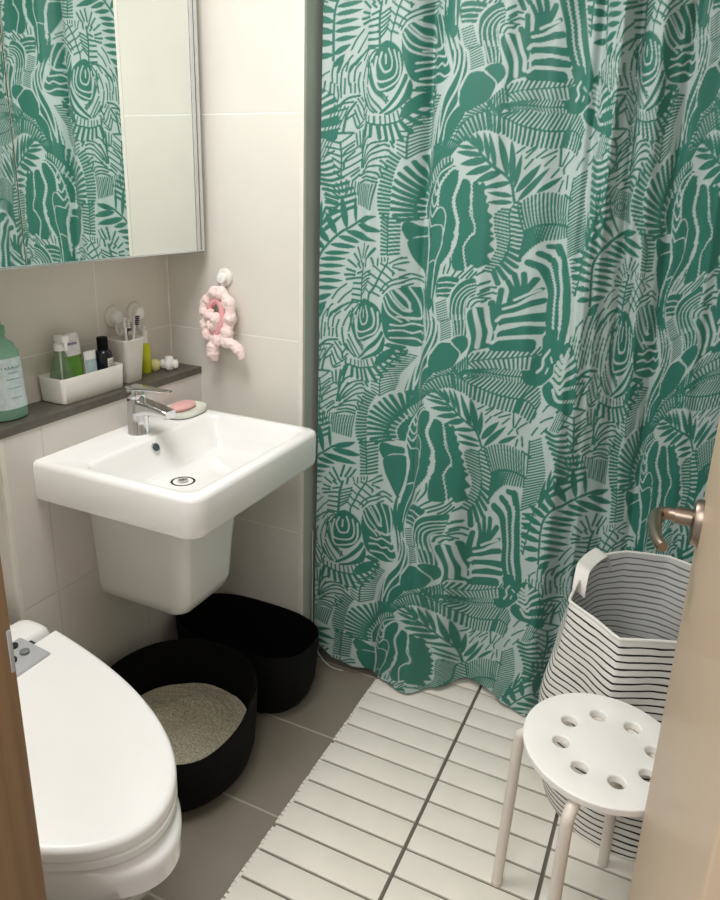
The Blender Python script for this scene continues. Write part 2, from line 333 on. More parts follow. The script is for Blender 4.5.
# small tube
t=at('cream_tube','short white tube with a pale blue panel between pouch and black bottle','tube',-.058,-.076,ZI)
bm=B(); R=[]
for z,a,b in ((0,.014,.014),(.018,.0145,.0145),(.02,.015,.0165),(.07,.008,.0185),(.098,.0025,.0195),(.102,.0025,.0195)): R.append(ov_(a,b,z,24,2.2))
loft(bm,R); obj('tube_body',bm,M_plw,t)
bm=B(); lathe(bm,[(0,-.0005),(.0148,-.0005),(.0148,.0185),(0,.0185)],24); obj('tube_cap',bm,M_plw2,t)
bm=B(); loft(bm,[[(x,y,z) for x,y,_ in [ov_(a,b,z,48,2.2)[i%48] for i in range(-9,10)]] for z,a,b in ((.04,.0128,.0177),(.082,.0061,.0194))],False,False,False); obj('label',bm,mat('blue_white_print',(184,204,212),.4,0,.15,80),t)
# dark bottle
t=at('dark_bottle','black bottle with a white label at the right end of the tray','bottle',-.058,-.031,ZI)
M_db=gloss('black_bottle',(22,24,34)); bm=B(); lathe(bm,[(0,0),(.021,0),(.023,.003),(.023,.082),(.019,.094),(.012,.099),(.011,.104),(0,.104)],28); obj('bottle_body',bm,M_db,t)
bm=B(); lathe(bm,[(0,.100),(.0135,.100),(.0135,.128),(.0125,.130),(0,.130)],24); obj('cap',bm,M_blk,t)
bm=B(); loft(bm,[[(.0234*math.cos(a),.0234*math.sin(a),z) for a in np.linspace(-.35,1.1,16)] for z in (.036,.078)],False,False,False); lb_=obj('label',bm,mat('white_paper_label',(222,222,212),.5,0,.05,90),t); lb_['label']='white label'
bm=B()
for z in (.070,.064,.058,.052,.046): loft(bm,[[(.0236*math.cos(a),.0236*math.sin(a),zz) for a in np.linspace(-.2,.9-(.3 if z<.05 else 0),12)] for zz in (z-.001,z+.001)],False,False,False)
obj('label_text_lines',bm,mat('label_dark_print',(110,112,110),.5),lb_)
# tumbler and toothbrushes
t=None; bm=B(); loft(bm,[rr(.026,.027,.008,0),rr(.028,.029,.009,.003),rr(.0355,.0375,.010,.113),rr(.037,.039,.011,.115),rr(.0365,.0385,.0105,.118),rr(.034,.036,.009,.117),rr(.027,.028,.008,.008),rr(.02,.02,.006,.006)])
tag(obj('toothbrush_cup',bm,M_tray,loc=(-.064,.056,ZL)),'white tapered square cup holding toothbrushes on the ledge','cup')
M_pur=mat('dark_purple_plastic',(58,42,84),.3)
def brush(label,x,y,dx,dy,L,mh,mb):
    t=at('toothbrush',label,'toothbrush',x,y,ZL+.008,'toothbrushes in the white cup')
    d=Vector((dx,dy,L)); bm=B(); tube(bm,[d*.0,d*.3,d*.6,d*.78,d*.86,d*.93,d],[.0045,.005,.0045,.0032,.005,.0055,.004],10); obj('handle',bm,mh,t)
    bm=B()
    for i in range(5):
        for k in range(2):
            p=d*(.85+.03*i)+Vector((.004,-.002+.004*k,0)); tube(bm,[p,p+Vector((.011,0,.001))],.0018,6)
    obj('bristles',bm,mb,t)
brush('white toothbrush with a pale head leaning left in the cup',-.060,.058,.012,-.014,.165,M_plw,M_plw2)
brush('dark purple toothbrush standing in the cup',-.066,.062,-.004,.010,.150,M_pur,M_pur)
brush('white and purple toothbrush leaning right in the cup',-.058,.066,.004,.022,.168,M_plw,M_pur)
# yellow bottle, ball, knob
t=at('yellow_bottle','slim yellow-green bottle with a white cap standing behind the cup','bottle',-.082,.150)
M_yel=gloss('yellow_green_plastic',(190,196,40)); bm=B(); lathe(bm,[(0,0),(.014,0),(.0155,.002),(.0155,.072),(.0125,.082),(.009,.086),(0,.086)],24); obj('bottle_body',bm,M_yel,t)
bm=B(); lathe(bm,[(0,.084),(.0095,.084),(.0095,.118),(.008,.121),(0,.121)],20); o=obj('cap',bm,M_plw2,t); o['label']='white cap'
bm=B(); lathe(bm,[(0,0),(.009,.0005),(.0145,.007),(.0165,.016),(.0145,.026),(.008,.0325),(.003,.034),(0,.034)],24)
t=tag(obj('bath_toy',bm,mat('pale_yellow_rubber',(216,210,150),.4),loc=(-.074,.178,ZL)),'small pale yellow round pot beside the yellow bottle','pot')
t=at('valve_knob','small white four-armed knob with a silver centre at the right end of the ledge','knob',-.046,.206,ZL)
bm=B(); lathe(bm,[(0,0),(.012,0),(.0125,.008),(.0095,.014),(0,.015)],24); o=obj('knob_core',bm,M_chr,t); o['label']='silver centre'
for k in range(4):
    a=k*PI/2+.5; bm=B(); c=(math.cos(a)*.0165,math.sin(a)*.0165,0); lathe(bm,[(0,.006),(.007,.007),(.0098,.013),(.0098,.024),(.007,.030),(0,.031)],20,c); tube(bm,[(0,0,.012),c[:2]+(.012,)],.005,10); obj('knob_arm',bm,M_plw,t)
bm=B(); lathe(bm,[(0,.010),(.013,.010),(.0135,.030),(.010,.040),(0,.042)],20); obj('knob_stem',bm,M_plw,t)
# ------------------------------------------------------------------ suction hooks
def hook(label,loc,rz,r=.026,group='suction hooks on the left wall'):
    t=thing('suction_hook',label,'hook',loc,group,rz)   # local +X points out of the wall
    bm=B(); lathe(bm,[(r,0.0005),(r,.003),(r*.93,.006),(r*.75,.009),(0,.010)],36,axis='x'); obj('suction_disc',bm,M_plw2,t)
    bm=B(); lathe(bm,[(r*.55,.009),(r*.58,.018),(r*.5,.022),(0,.0235)],32,axis='x'); obj('lock_cap',bm,M_plw,t)
    bm=B(); tube(bm,cat([(.012,0,-r*.3),(.012,0,-r*1.05),(.016,0,-r*1.45),(.026,0,-r*1.5),(.032,0,-r*1.15)],5),.0042,10,flat=(1,1.3)); obj('hook_arm',bm,M_plw,t)
hook('round white suction hook on the left wall, directly above the black bottle',(XL,.060,1.098),0,.030)
hook('round white suction hook on the left wall, nearer the corner above the cup',(XL,.143,1.098),0,.031)
hook('round white suction hook on the back wall holding the pink headband',(.0965,YB,1.196),-PI/2,.026,None)
# ------------------------------------------------------------------ pink headband
M_pink=mat('pale_pink_plush',(244,220,216),.9,0,.07,60,bump=1,bscale=260,sss=.15,sheen=.6); M_pink2=mat('deep_pink_lining',(226,162,167),.9,0,.06,40,sheen=.3)
def fluffy(bm,amp=.0026):
    bmesh.ops.subdivide_edges(bm,edges=bm.edges,cuts=1,use_grid_fill=True)
    bm.normal_update()
    from mathutils import noise
    for v in bm.verts: v.co+=v.normal*(noise.noise(v.co*55)*amp*1.5+noise.noise(v.co*150)*amp)
t=thing('plush_headband','pale pink plush headband with a bow hanging from the hook','headband',(.104,.252,1.155))
bm=B(); P=cat([(-.004,0,.004),(-.036,.004,-.012),(-.050,.002,-.040),(-.042,-.004,-.066),(-.046,-.004,-.092),(-.036,-.006,-.116),(-.006,-.010,-.128),(.020,-.008,-.112),(.030,-.002,-.080),(.032,.0,-.044),(.022,.002,-.012)],6,True)
tube(bm,P,[.017+.003*math.sin(i*.9) for i in range(len(P))],14,True); fluffy(bm); obj('band',bm,M_pink,t)
bm=B(); P=cat([(-.006,-.004,-.018),(-.030,-.006,-.036),(-.024,-.010,-.062),(-.026,-.010,-.090),(-.006,-.012,-.108),(.010,-.010,-.080),(.012,-.008,-.044)],6,True); tube(bm,P,.0085,12,True); o=obj('band_lining',bm,M_pink2,t); o['label']='deep pink lining'
bm=B(); P=cat([(-.030,-.012,-.055),(-.020,-.016,-.060),(-.006,-.016,-.066),(-.004,-.016,-.080),(-.020,-.016,-.088)],6); tube(bm,P,[.015+.003*math.sin(i*.6) for i in range(len(P))],12); fluffy(bm,.0025); obj('bow_knot',bm,M_pink,t)
for P,r in (([(-.010,-.010,-.120),(-.016,-.013,-.140),(-.020,-.012,-.165),(-.018,-.008,-.188)],(.012,.017,.019,.012)),([(.006,-.010,-.118),(.024,-.012,-.128),(.050,-.012,-.136),(.068,-.010,-.152),(.076,-.008,-.172)],(.013,.0165,.015,.014,.009))):
    P2=cat(P,6); bm=B(); tube(bm,P2,list(np.interp(np.linspace(0,1,len(P2)),np.linspace(0,1,len(r)),r)),14); fluffy(bm); obj('bow_tail',bm,M_pink,t)

# ------------------------------------------------------------------ toilet
TY=-.668; 
t=thing('toilet','white toilet with a closed bidet-seat lid and side control panel, behind the door frame','toilet',(0,TY,ZF))
def egg(x0,xs,hw,n=40,scale=1.,z=0,cut=None):
    """outline from a straight back at x0 to the nose; xs = nose"""
    T=np.r_[np.linspace(.135,.80,12),1-.2*(1-np.linspace(0,1,11)[1:])**2]
    X=[x0+(tt-.135)/(1-.135)*(xs-x0) for tt in T]; Y=[hw*max(0.,1-tt**2.6)**.5/.9972 for tt in T]
    up=cat(list(zip(X,Y,[0]*len(X))),2); up=[tuple(p) for p in up]
    f=lambda p,s:(p[0],s*p[1],z(p[0]) if callable(z) else z)
    return [f(p,1) for p in up]+[f(p,-1) for p in up[-2::-1]]
zl=lambda o:(lambda x:.545-(x-.166)*.083/.45+o-0)
# lid
bm=B(); R=[]
for g,o in ((.004,-.024),(.0,-.022),(.0,-.008),(.0015,-.004),(.005,-.001),(.012,.0)):
    R.append(egg(.170+g*.5,.624-g,.217-g,z=zl(o)))
loft(bm,R)
lid=obj('lid',bm,M_plw,t,angle=35)
# cut the panel notch as a recessed dark strip, then the panel itself
bm=B(); R=[]
for g,o in ((.010,-.044),(.006,-.042),(.006,-.029),(.010,-.027)): R.append(egg(.155+g*.5,.632-g,.220-g,z=zl(o)))
loft(bm,R); obj('seat',bm,M_plw,t,angle=35)
bm=B(); box(bm,(.150,-.175,.500),(.228,.168,.5415),.004)
for v in bm.verts: v.co.z-=max(0,v.co.x-.166)*.18
obj('panel_recess',bm,M_dark,t)
bm=B(); box(bm,(.130,-.175,.500),(.221,.160,.5490),.008,3)
for v in bm.verts: v.co.z-=max(0,v.co.x-.166)*.18
cp=obj('control_panel',bm,M_gray,t); cp['label']='silver grey control panel'
M_btn=mat('button_grey',(120,124,128),.35)
for i,y in enumerate((.128,.098,.068,.038,.008)):
    for k,x in enumerate((.148,.180)):
        bm=B(); lathe(bm,[(0,.545),(.0095,.545),(.0095,.5515),(.008,.5525),(0,.553)],18,(x,y,-max(0,x-.166)*.18)); obj('button',bm,M_dark if (i+k)%2==0 else M_btn,cp)
bm=B(); R=[]
for z,g in ((.42,.0),(.52,.0),(.533,.004),(.543,.012),(.547,.026)): R.append(rrect(.070+g*.5,.152-g*.5,-.20+g,.226-g,.022,5,z))
loft(bm,R); obj('bidet_unit',bm,M_plw,t)
# bowl
bm=B(); R=[]
def prof(x0,xs,hw,z): return egg(x0,xs,hw,z=z)
for x0,xs,hw,z in ((-.02,.535,.128,0),(-.02,.54,.130,.01),(-.03,.525,.120,.10),(-.05,.53,.125,.17),(-.06,.56,.155,.24),(-.07,.608,.195,.30),(-.075,.634,.214,.35),(-.078,.641,.220,.39),(-.08,.642,.221,.42),(-.08,.643,.222,.436),(-.08,.636,.217,.443)): R.append(prof(x0,xs,hw,z))
for r in R[7:]:
    for i,p in enumerate(r): r[i]=(p[0],p[1],p[2]+(.045-(p[0]-.166)*.083/.45 if True else 0)-.002)
loft(bm,R); obj('bowl',bm,M_cer,t,angle=60)
# ------------------------------------------------------------------ litter boxes
def supe(cx,cy,a,b,p,n,zf):
    o=[]
    for i in range(n):
        q=2*PI*i/n; c,s=math.cos(q),math.sin(q); x=cx+abs(c)**(2/p)*math.copysign(a,c); y=cy+abs(s)**(2/p)*math.copysign(b,s); o.append((x,y,zf(q) if callable(zf) else zf))
    return o
def tub(name,label,cx,cy,a,b,p,rim,n=72):
    bm=B(); t_=.004
    R=[supe(0,0,a*.72,b*.72,p,n,0),supe(0,0,a*.80,b*.80,p,n,.006),supe(0,0,a*.90,b*.90,p,n,.030),supe(0,0,a*.955,b*.955,p,n,.07),supe(0,0,a*.985,b*.985,p,n,lambda q:.07+(rim(q)-.07)*.5),supe(0,0,a,b,p,n,lambda q:rim(q)-.003),supe(0,0,a-.001,b-.001,p,n,rim),supe(0,0,a-t_,b-t_,p,n,lambda q:rim(q)-.002),supe(0,0,a*.985-t_,b*.985-t_,p,n,lambda q:.07+(rim(q)-.07)*.5),supe(0,0,a*.95-t_,b*.95-t_,p,n,.07),supe(0,0,a*.88-t_,b*.88-t_,p,n,.03),supe(0,0,a*.7,b*.7,p,n,.010)]
    loft(bm,R); return obj(name,bm,M_blk,smooth=True,loc=(cx,cy,ZF))
def rim1(q):
    d=(q-math.radians(-62)+PI)%(2*PI)-PI
    w=max(0,1-(abs(d)/math.radians(70))**4) if abs(d)<math.radians(70) else 0
    return .238-.052*w**.7+.004*math.cos(d*7)*w
tag(tub('litter_box','',.252,-.187,.203,.203,2.15,rim1),'black round litter box with a low front lip, filled with grey litter','litter box','black litter boxes')
tag(tub('litter_box','',.236,.157,.222,.126,2.8,lambda q:.216),'empty-looking black litter box standing against the back wall under the washbasin','litter box','black litter boxes')
M_litter=mat('grey_beige_litter',(200,192,170),.95,0,.5,300,bump=1,bscale=420)
nt=M_litter.node_tree
bm=B(); n=56; cv=None; prev=None
for k in range(0,26):
    r=.186*k/25
    ring=[bm.verts.new((0,0,0))] if k==0 else [bm.verts.new((r*math.cos(2*PI*i/n),r*math.sin(2*PI*i/n),0)) for i in range(n)]
    if k==1:
        for i in range(n): bm.faces.new((prev[0],ring[i],ring[(i+1)%n]))
    elif k>1:
        for i in range(n): bm.faces.new((prev[i],ring[i],ring[(i+1)%n],prev[(i+1)%n]))
    prev=ring
from mathutils import noise as _n
for v in bm.verts: v.co.z=.012*_n.noise(v.co*12)+.003*_n.noise(v.co*60)+random.uniform(-.0016,.0016)
tag(obj('cat_litter',bm,M_litter,loc=(.252,-.187,ZF+.105),smooth=False),'grainy grey-beige cat litter filling the front litter box','litter',kind='stuff')
# ------------------------------------------------------------------ deck tiles
M_slat=mat('cream_slat',(234,229,217),.6,0,.03,12); M_base=mat('taupe_grid_base',(120,113,103),.6,0,.08,30)
def deck(label,loc):
    t=thing('deck_tile',label,'floor tile',loc,'white slatted deck tiles on the floor')
    bm=B(); box(bm,(.0005,.0003,0),(.2995,.2997,.0090))
    obj('base_grid',bm,M_base,t,smooth=False)
    for k in range(4):
        obj('slat',boxm((.0045,.0033+k*.075,.0088),(.2955,.0717+k*.075,  .0150),.0009),M_slat,t)
    return t
cols=['left','middle','right']; rows=['farthest row, half under the curtain hem','row just in front of the curtain','second row in front of the curtain','nearest row']
YR=[.3569,.0569,-.2431,-.5431]; root=None; edge_tiles=[]
for ci,x in enumerate((.5826,.8826,1.1826)):
    for ri,y in enumerate(YR):
        if ci==2 and ri==3: continue
        lab='cream four-slat deck tile, %s column, %s'%(cols[ci],rows[ri])
        if root is None: tl=root=deck(lab,(x,y,ZF))
        else: tl=dup(root,(x,y,ZF),lab)
        if ci==0: edge_tiles.append(tl)
for tl in edge_tiles:   # small connector clips along the free left edge
    bm=B()
    for k in range(22):
        a=.003+k*.0132; box(bm,(-.0022-random.uniform(0,.002),a,.006),(.0050,a+.0112+random.uniform(-.002,.0015),.0135),.001)
    c=obj('clip_row',bm,M_slat,tl); c['label']='row of small connector clips'
# ------------------------------------------------------------------ stool
t=thing('stool','white round stool with eight holes in the seat and four metal legs','stool',(1.265,-.17,0))
ZSE=.45; n=64
bm=B(); seatR=.152
bot=[]; 
# seat disc with real holes: planar ring filled by triangulation
outer=[bm.verts.new((seatR*.985*math.cos(2*PI*i/n),seatR*.985*math.sin(2*PI*i/n),ZSE)) for i in range(n)]
edges=[bm.edges.new((outer[i],outer[(i+1)%n])) for i in range(n)]
hl=[]
for k in range(8):
    a=2*PI*k/8+math.radians(18); cx,cy=.007+.085*math.cos(a),.085*math.sin(a); m=20
    h_=[bm.verts.new((cx+.0155*math.cos(2*PI*i/m),cy+.0155*math.sin(2*PI*i/m),ZSE)) for i in range(m)]; hl.append(h_)
    edges+=[bm.edges.new((h_[i],h_[(i+1)%m])) for i in range(m)]
bmesh.ops.triangle_fill(bm,edges=edges,use_beauty=True,use_dissolve=False)
bm.faces.ensure_lookup_table()
dead=[f for f in bm.faces if any((f.calc_center_median().xy-Vector((.007+.085*math.cos(2*PI*k/8+math.radians(18)),.085*math.sin(2*PI*k/8+math.radians(18))))).length<.0145 and all(v in set(hl[k]) for v in f.verts) for k in range(8))]
bmesh.ops.delete(bm,geom=dead,context='FACES_ONLY')
# thickness: extrude down
r_=bmesh.ops.extrude_face_region(bm,geom=list(bm.faces)); vs=[v for v in r_['geom'] if isinstance(v,bmesh.types.BMVert)]
for v in vs: v.co.z-=.016; 
for v in vs:
    if v.co.xy.length>.149: v.co.x*=.985; v.co.y*=.985
es=[e for e in bm.edges if len(e.link_faces)==2 and e.calc_face_angle(0)>1 and all(abs(v.co.z-ZSE)<1e-4 for v in e.verts)]
bmesh.ops.bevel(bm,geom=es,offset=.0035,segments=3,affect='EDGES',profile=.5)
M_stool=mat('white_seat_plastic',(243,241,236),.35,0,.01,6); M_leg=mat('cream_metal_leg',(222,214,202),.35,0,.02,10)
obj('seat',bm,M_stool,t,angle=35)
for a in (176,78,257,350):
    q=math.radians(a); c,s=math.cos(q),math.sin(q); bm=B()
    P=cat([(.09*c,.09*s,ZSE-.032),(.130*c,.130*s,ZSE-.033),(.150*c,.150*s,ZSE-.042),(.158*c,.158*s,ZSE-.068),(.162*c,.162*s,.25),(.170*c,.170*s,.004)],6); tube(bm,P,.0115,16); lathe(bm,[(0,0),(.012,0),(.0125,.012),(.0,.013)],16,(.170*c,.170*s,0)); obj('leg',bm,M_leg,t)
bm=B(); tube(bm,[(.10*math.cos(2*PI*i/48),.10*math.sin(2*PI*i/48),ZSE-.025) for i in range(48)],.008,10,True); obj('leg_ring',bm,M_leg,t)
# ------------------------------------------------------------------ laundry basket
t=thing('laundry_basket','white fabric laundry basket with thin black stripes and a strap handle','basket',(1.325,.235,0))
m=bpy.data.materials.new('striped_canvas'); m.use_nodes=True; nt=m.node_tree; b=nt.nodes['Principled BSDF']; b.inputs['Roughness'].default_value=.75
at_=nt.nodes.new('ShaderNodeAttribute'); at_.attribute_name='height'; tc=nt.nodes.new('ShaderNodeTexCoord'); nz=nt.nodes.new('ShaderNodeTexNoise'); nz.inputs['Scale'].default_value=14; nt.links.new(tc.outputs['Object'],nz.inputs['Vector'])
def mth(op,a,c=None):
    n_=nt.nodes.new('ShaderNodeMath'); n_.operation=op
    for i,v in enumerate((a,c)):
        if v is None: continue
        if isinstance(v,(int,float)): n_.inputs[i].default_value=v
        else: nt.links.new(v,n_.inputs[i])
    return n_.outputs[0]
hh=mth('ADD',at_.outputs['Fac'],mth('MULTIPLY',mth('SUBTRACT',nz.outputs['Fac'],.5),.010))
fr=mth('ABSOLUTE',mth('SUBTRACT',mth('FRACT',mth('DIVIDE',hh,.0172)),.5)); th=mth('ADD',.125,mth('MULTIPLY',mth('SUBTRACT',nz.outputs['Fac'],.5),.12))
sp_=mth('LESS_THAN',fr,th); edge=mth('LESS_THAN',hh,.556); sp_=mth('MULTIPLY',sp_,edge)
mx=nt.nodes.new('ShaderNodeMix'); mx.data_type='RGBA'; nt.links.new(sp_,mx.inputs[0]); mx.inputs[6].default_value=(*lin((232,229,224)),1); mx.inputs[7].default_value=(*lin((34,33,33)),1); nt.links.new(mx.outputs[2],b.inputs['Base Color'])
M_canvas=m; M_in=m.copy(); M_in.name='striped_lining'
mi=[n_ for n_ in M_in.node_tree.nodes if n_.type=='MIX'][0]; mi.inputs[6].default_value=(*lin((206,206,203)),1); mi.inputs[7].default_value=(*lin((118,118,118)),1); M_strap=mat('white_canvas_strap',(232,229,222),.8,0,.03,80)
rimP=[(1.26,.012),(1.20,.070),(1.14,.128),(1.142,.20),(1.15,.29),(1.18,.372),(1.235,.428),(1.335,.468),(1.42,.44),(1.50,.35),(1.515,.22),(1.46,.115),(1.37,.068)]
def dense(P,n,sharp=.0):
    q=cat([(x,y,0) for x,y in P],12,True); lp=np.r_[q,q[:1]]; s=np.r_[0,np.cumsum(np.hypot(*np.diff(lp[:,:2],axis=0).T))]; k=np.linspace(0,s[-1],n,endpoint=False)
    return np.c_[np.interp(k,s,lp[:,0]),np.interp(k,s,lp[:,1])]
def poly_ring(P,n):
    lp=np.array(P+[P[0]],float); s=np.r_[0,np.cumsum(np.hypot(*np.diff(lp,axis=0).T))]; k=np.linspace(0,s[-1],n,endpoint=False)
    return np.c_[np.interp(k,s,lp[:,0]),np.interp(k,s,lp[:,1])]
n=130; rim=poly_ring(rimP,n)*.75+dense(rimP,n)*.25; c0=np.array([1.325,.235])
ang=np.unwrap(np.arctan2(rim[:,1]-c0[1],rim[:,0]-c0[0]))
base=np.c_[c0[0]+.206*np.cos(ang),c0[1]+.206*np.sin(ang)]
H=.56; rows_=40; rings=[]; hs=[]
zr=lambda p:H+.006*math.sin(p*3+1)
for k in range(rows_+1):
    u=k/rows_; w=u**1.3; P=base*(1-w)+rim*w
    lf=np.clip(-np.cos(ang-.25),0,1)**2; crumple=.030*lf*math.sin(PI*u**.8)+.007*np.sin(ang*5+u*6)*math.sin(PI*u)+.004*np.sin(ang*9-u*9)*math.sin(PI*u)
    P=P+np.c_[np.cos(ang),np.sin(ang)]*crumple[:,None]
    rings.append([(P[i,0]-1.325,P[i,1]-.235,.002+u*zr(ang[i])) for i in range(n)]); hs+=[u*H]*n
inn=[]
for k in range(rows_,-1,-1):
    u=k/rows_; ring=rings[k]; inn.append([(p[0]*.985,p[1]*.985,p[2]+.003 if k<rows_ else p[2]+.001) for p in ring]); hs+=[u*H]*n
bm=B(); loft(bm,rings+inn,True,True); bm.verts.ensure_lookup_table(); order=[0]*len(bm.verts)
o=obj('bag_body',bm,[M_canvas,M_in],t,angle=70)
nq=n*(rows_+1)
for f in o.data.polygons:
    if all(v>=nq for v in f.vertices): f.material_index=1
a=o.data.attributes.new('height','FLOAT','POINT'); a.data.foreach_set('value',hs)
bm=B(); tube(bm,[(p[0],p[1],p[2]+.001) for p in rings[-1]],.0036,8,True); obj('rim_hem',bm,M_strap,t)
bm=B(); A=(1.150,.225); C=(1.196,.392); R=[]
for k in range(17):
    u=k/16; x=A[0]+(C[0]-A[0])*u-1.325-.008*math.sin(PI*u)-.002; y=A[1]+(C[1]-A[1])*u-.235; z=H-.030+.052*min(1,math.sin(PI*u)*2.2)
    w=.016; e=math.sin(PI*u)**.5
    R.append([(x-w-.004*e,y+.006,z+.004),(x-.004*e,y,z+.001),(x+w-.004*e,y-.006,z-.006),(x+w-.004*e,y-.006,z-.003),(x-.004*e,y,z+.004),(x-w-.004*e,y+.006,z+.007)])
loft(bm,R); o=obj('strap_handle',bm,M_strap,t); o['label']='plain white strap handle'

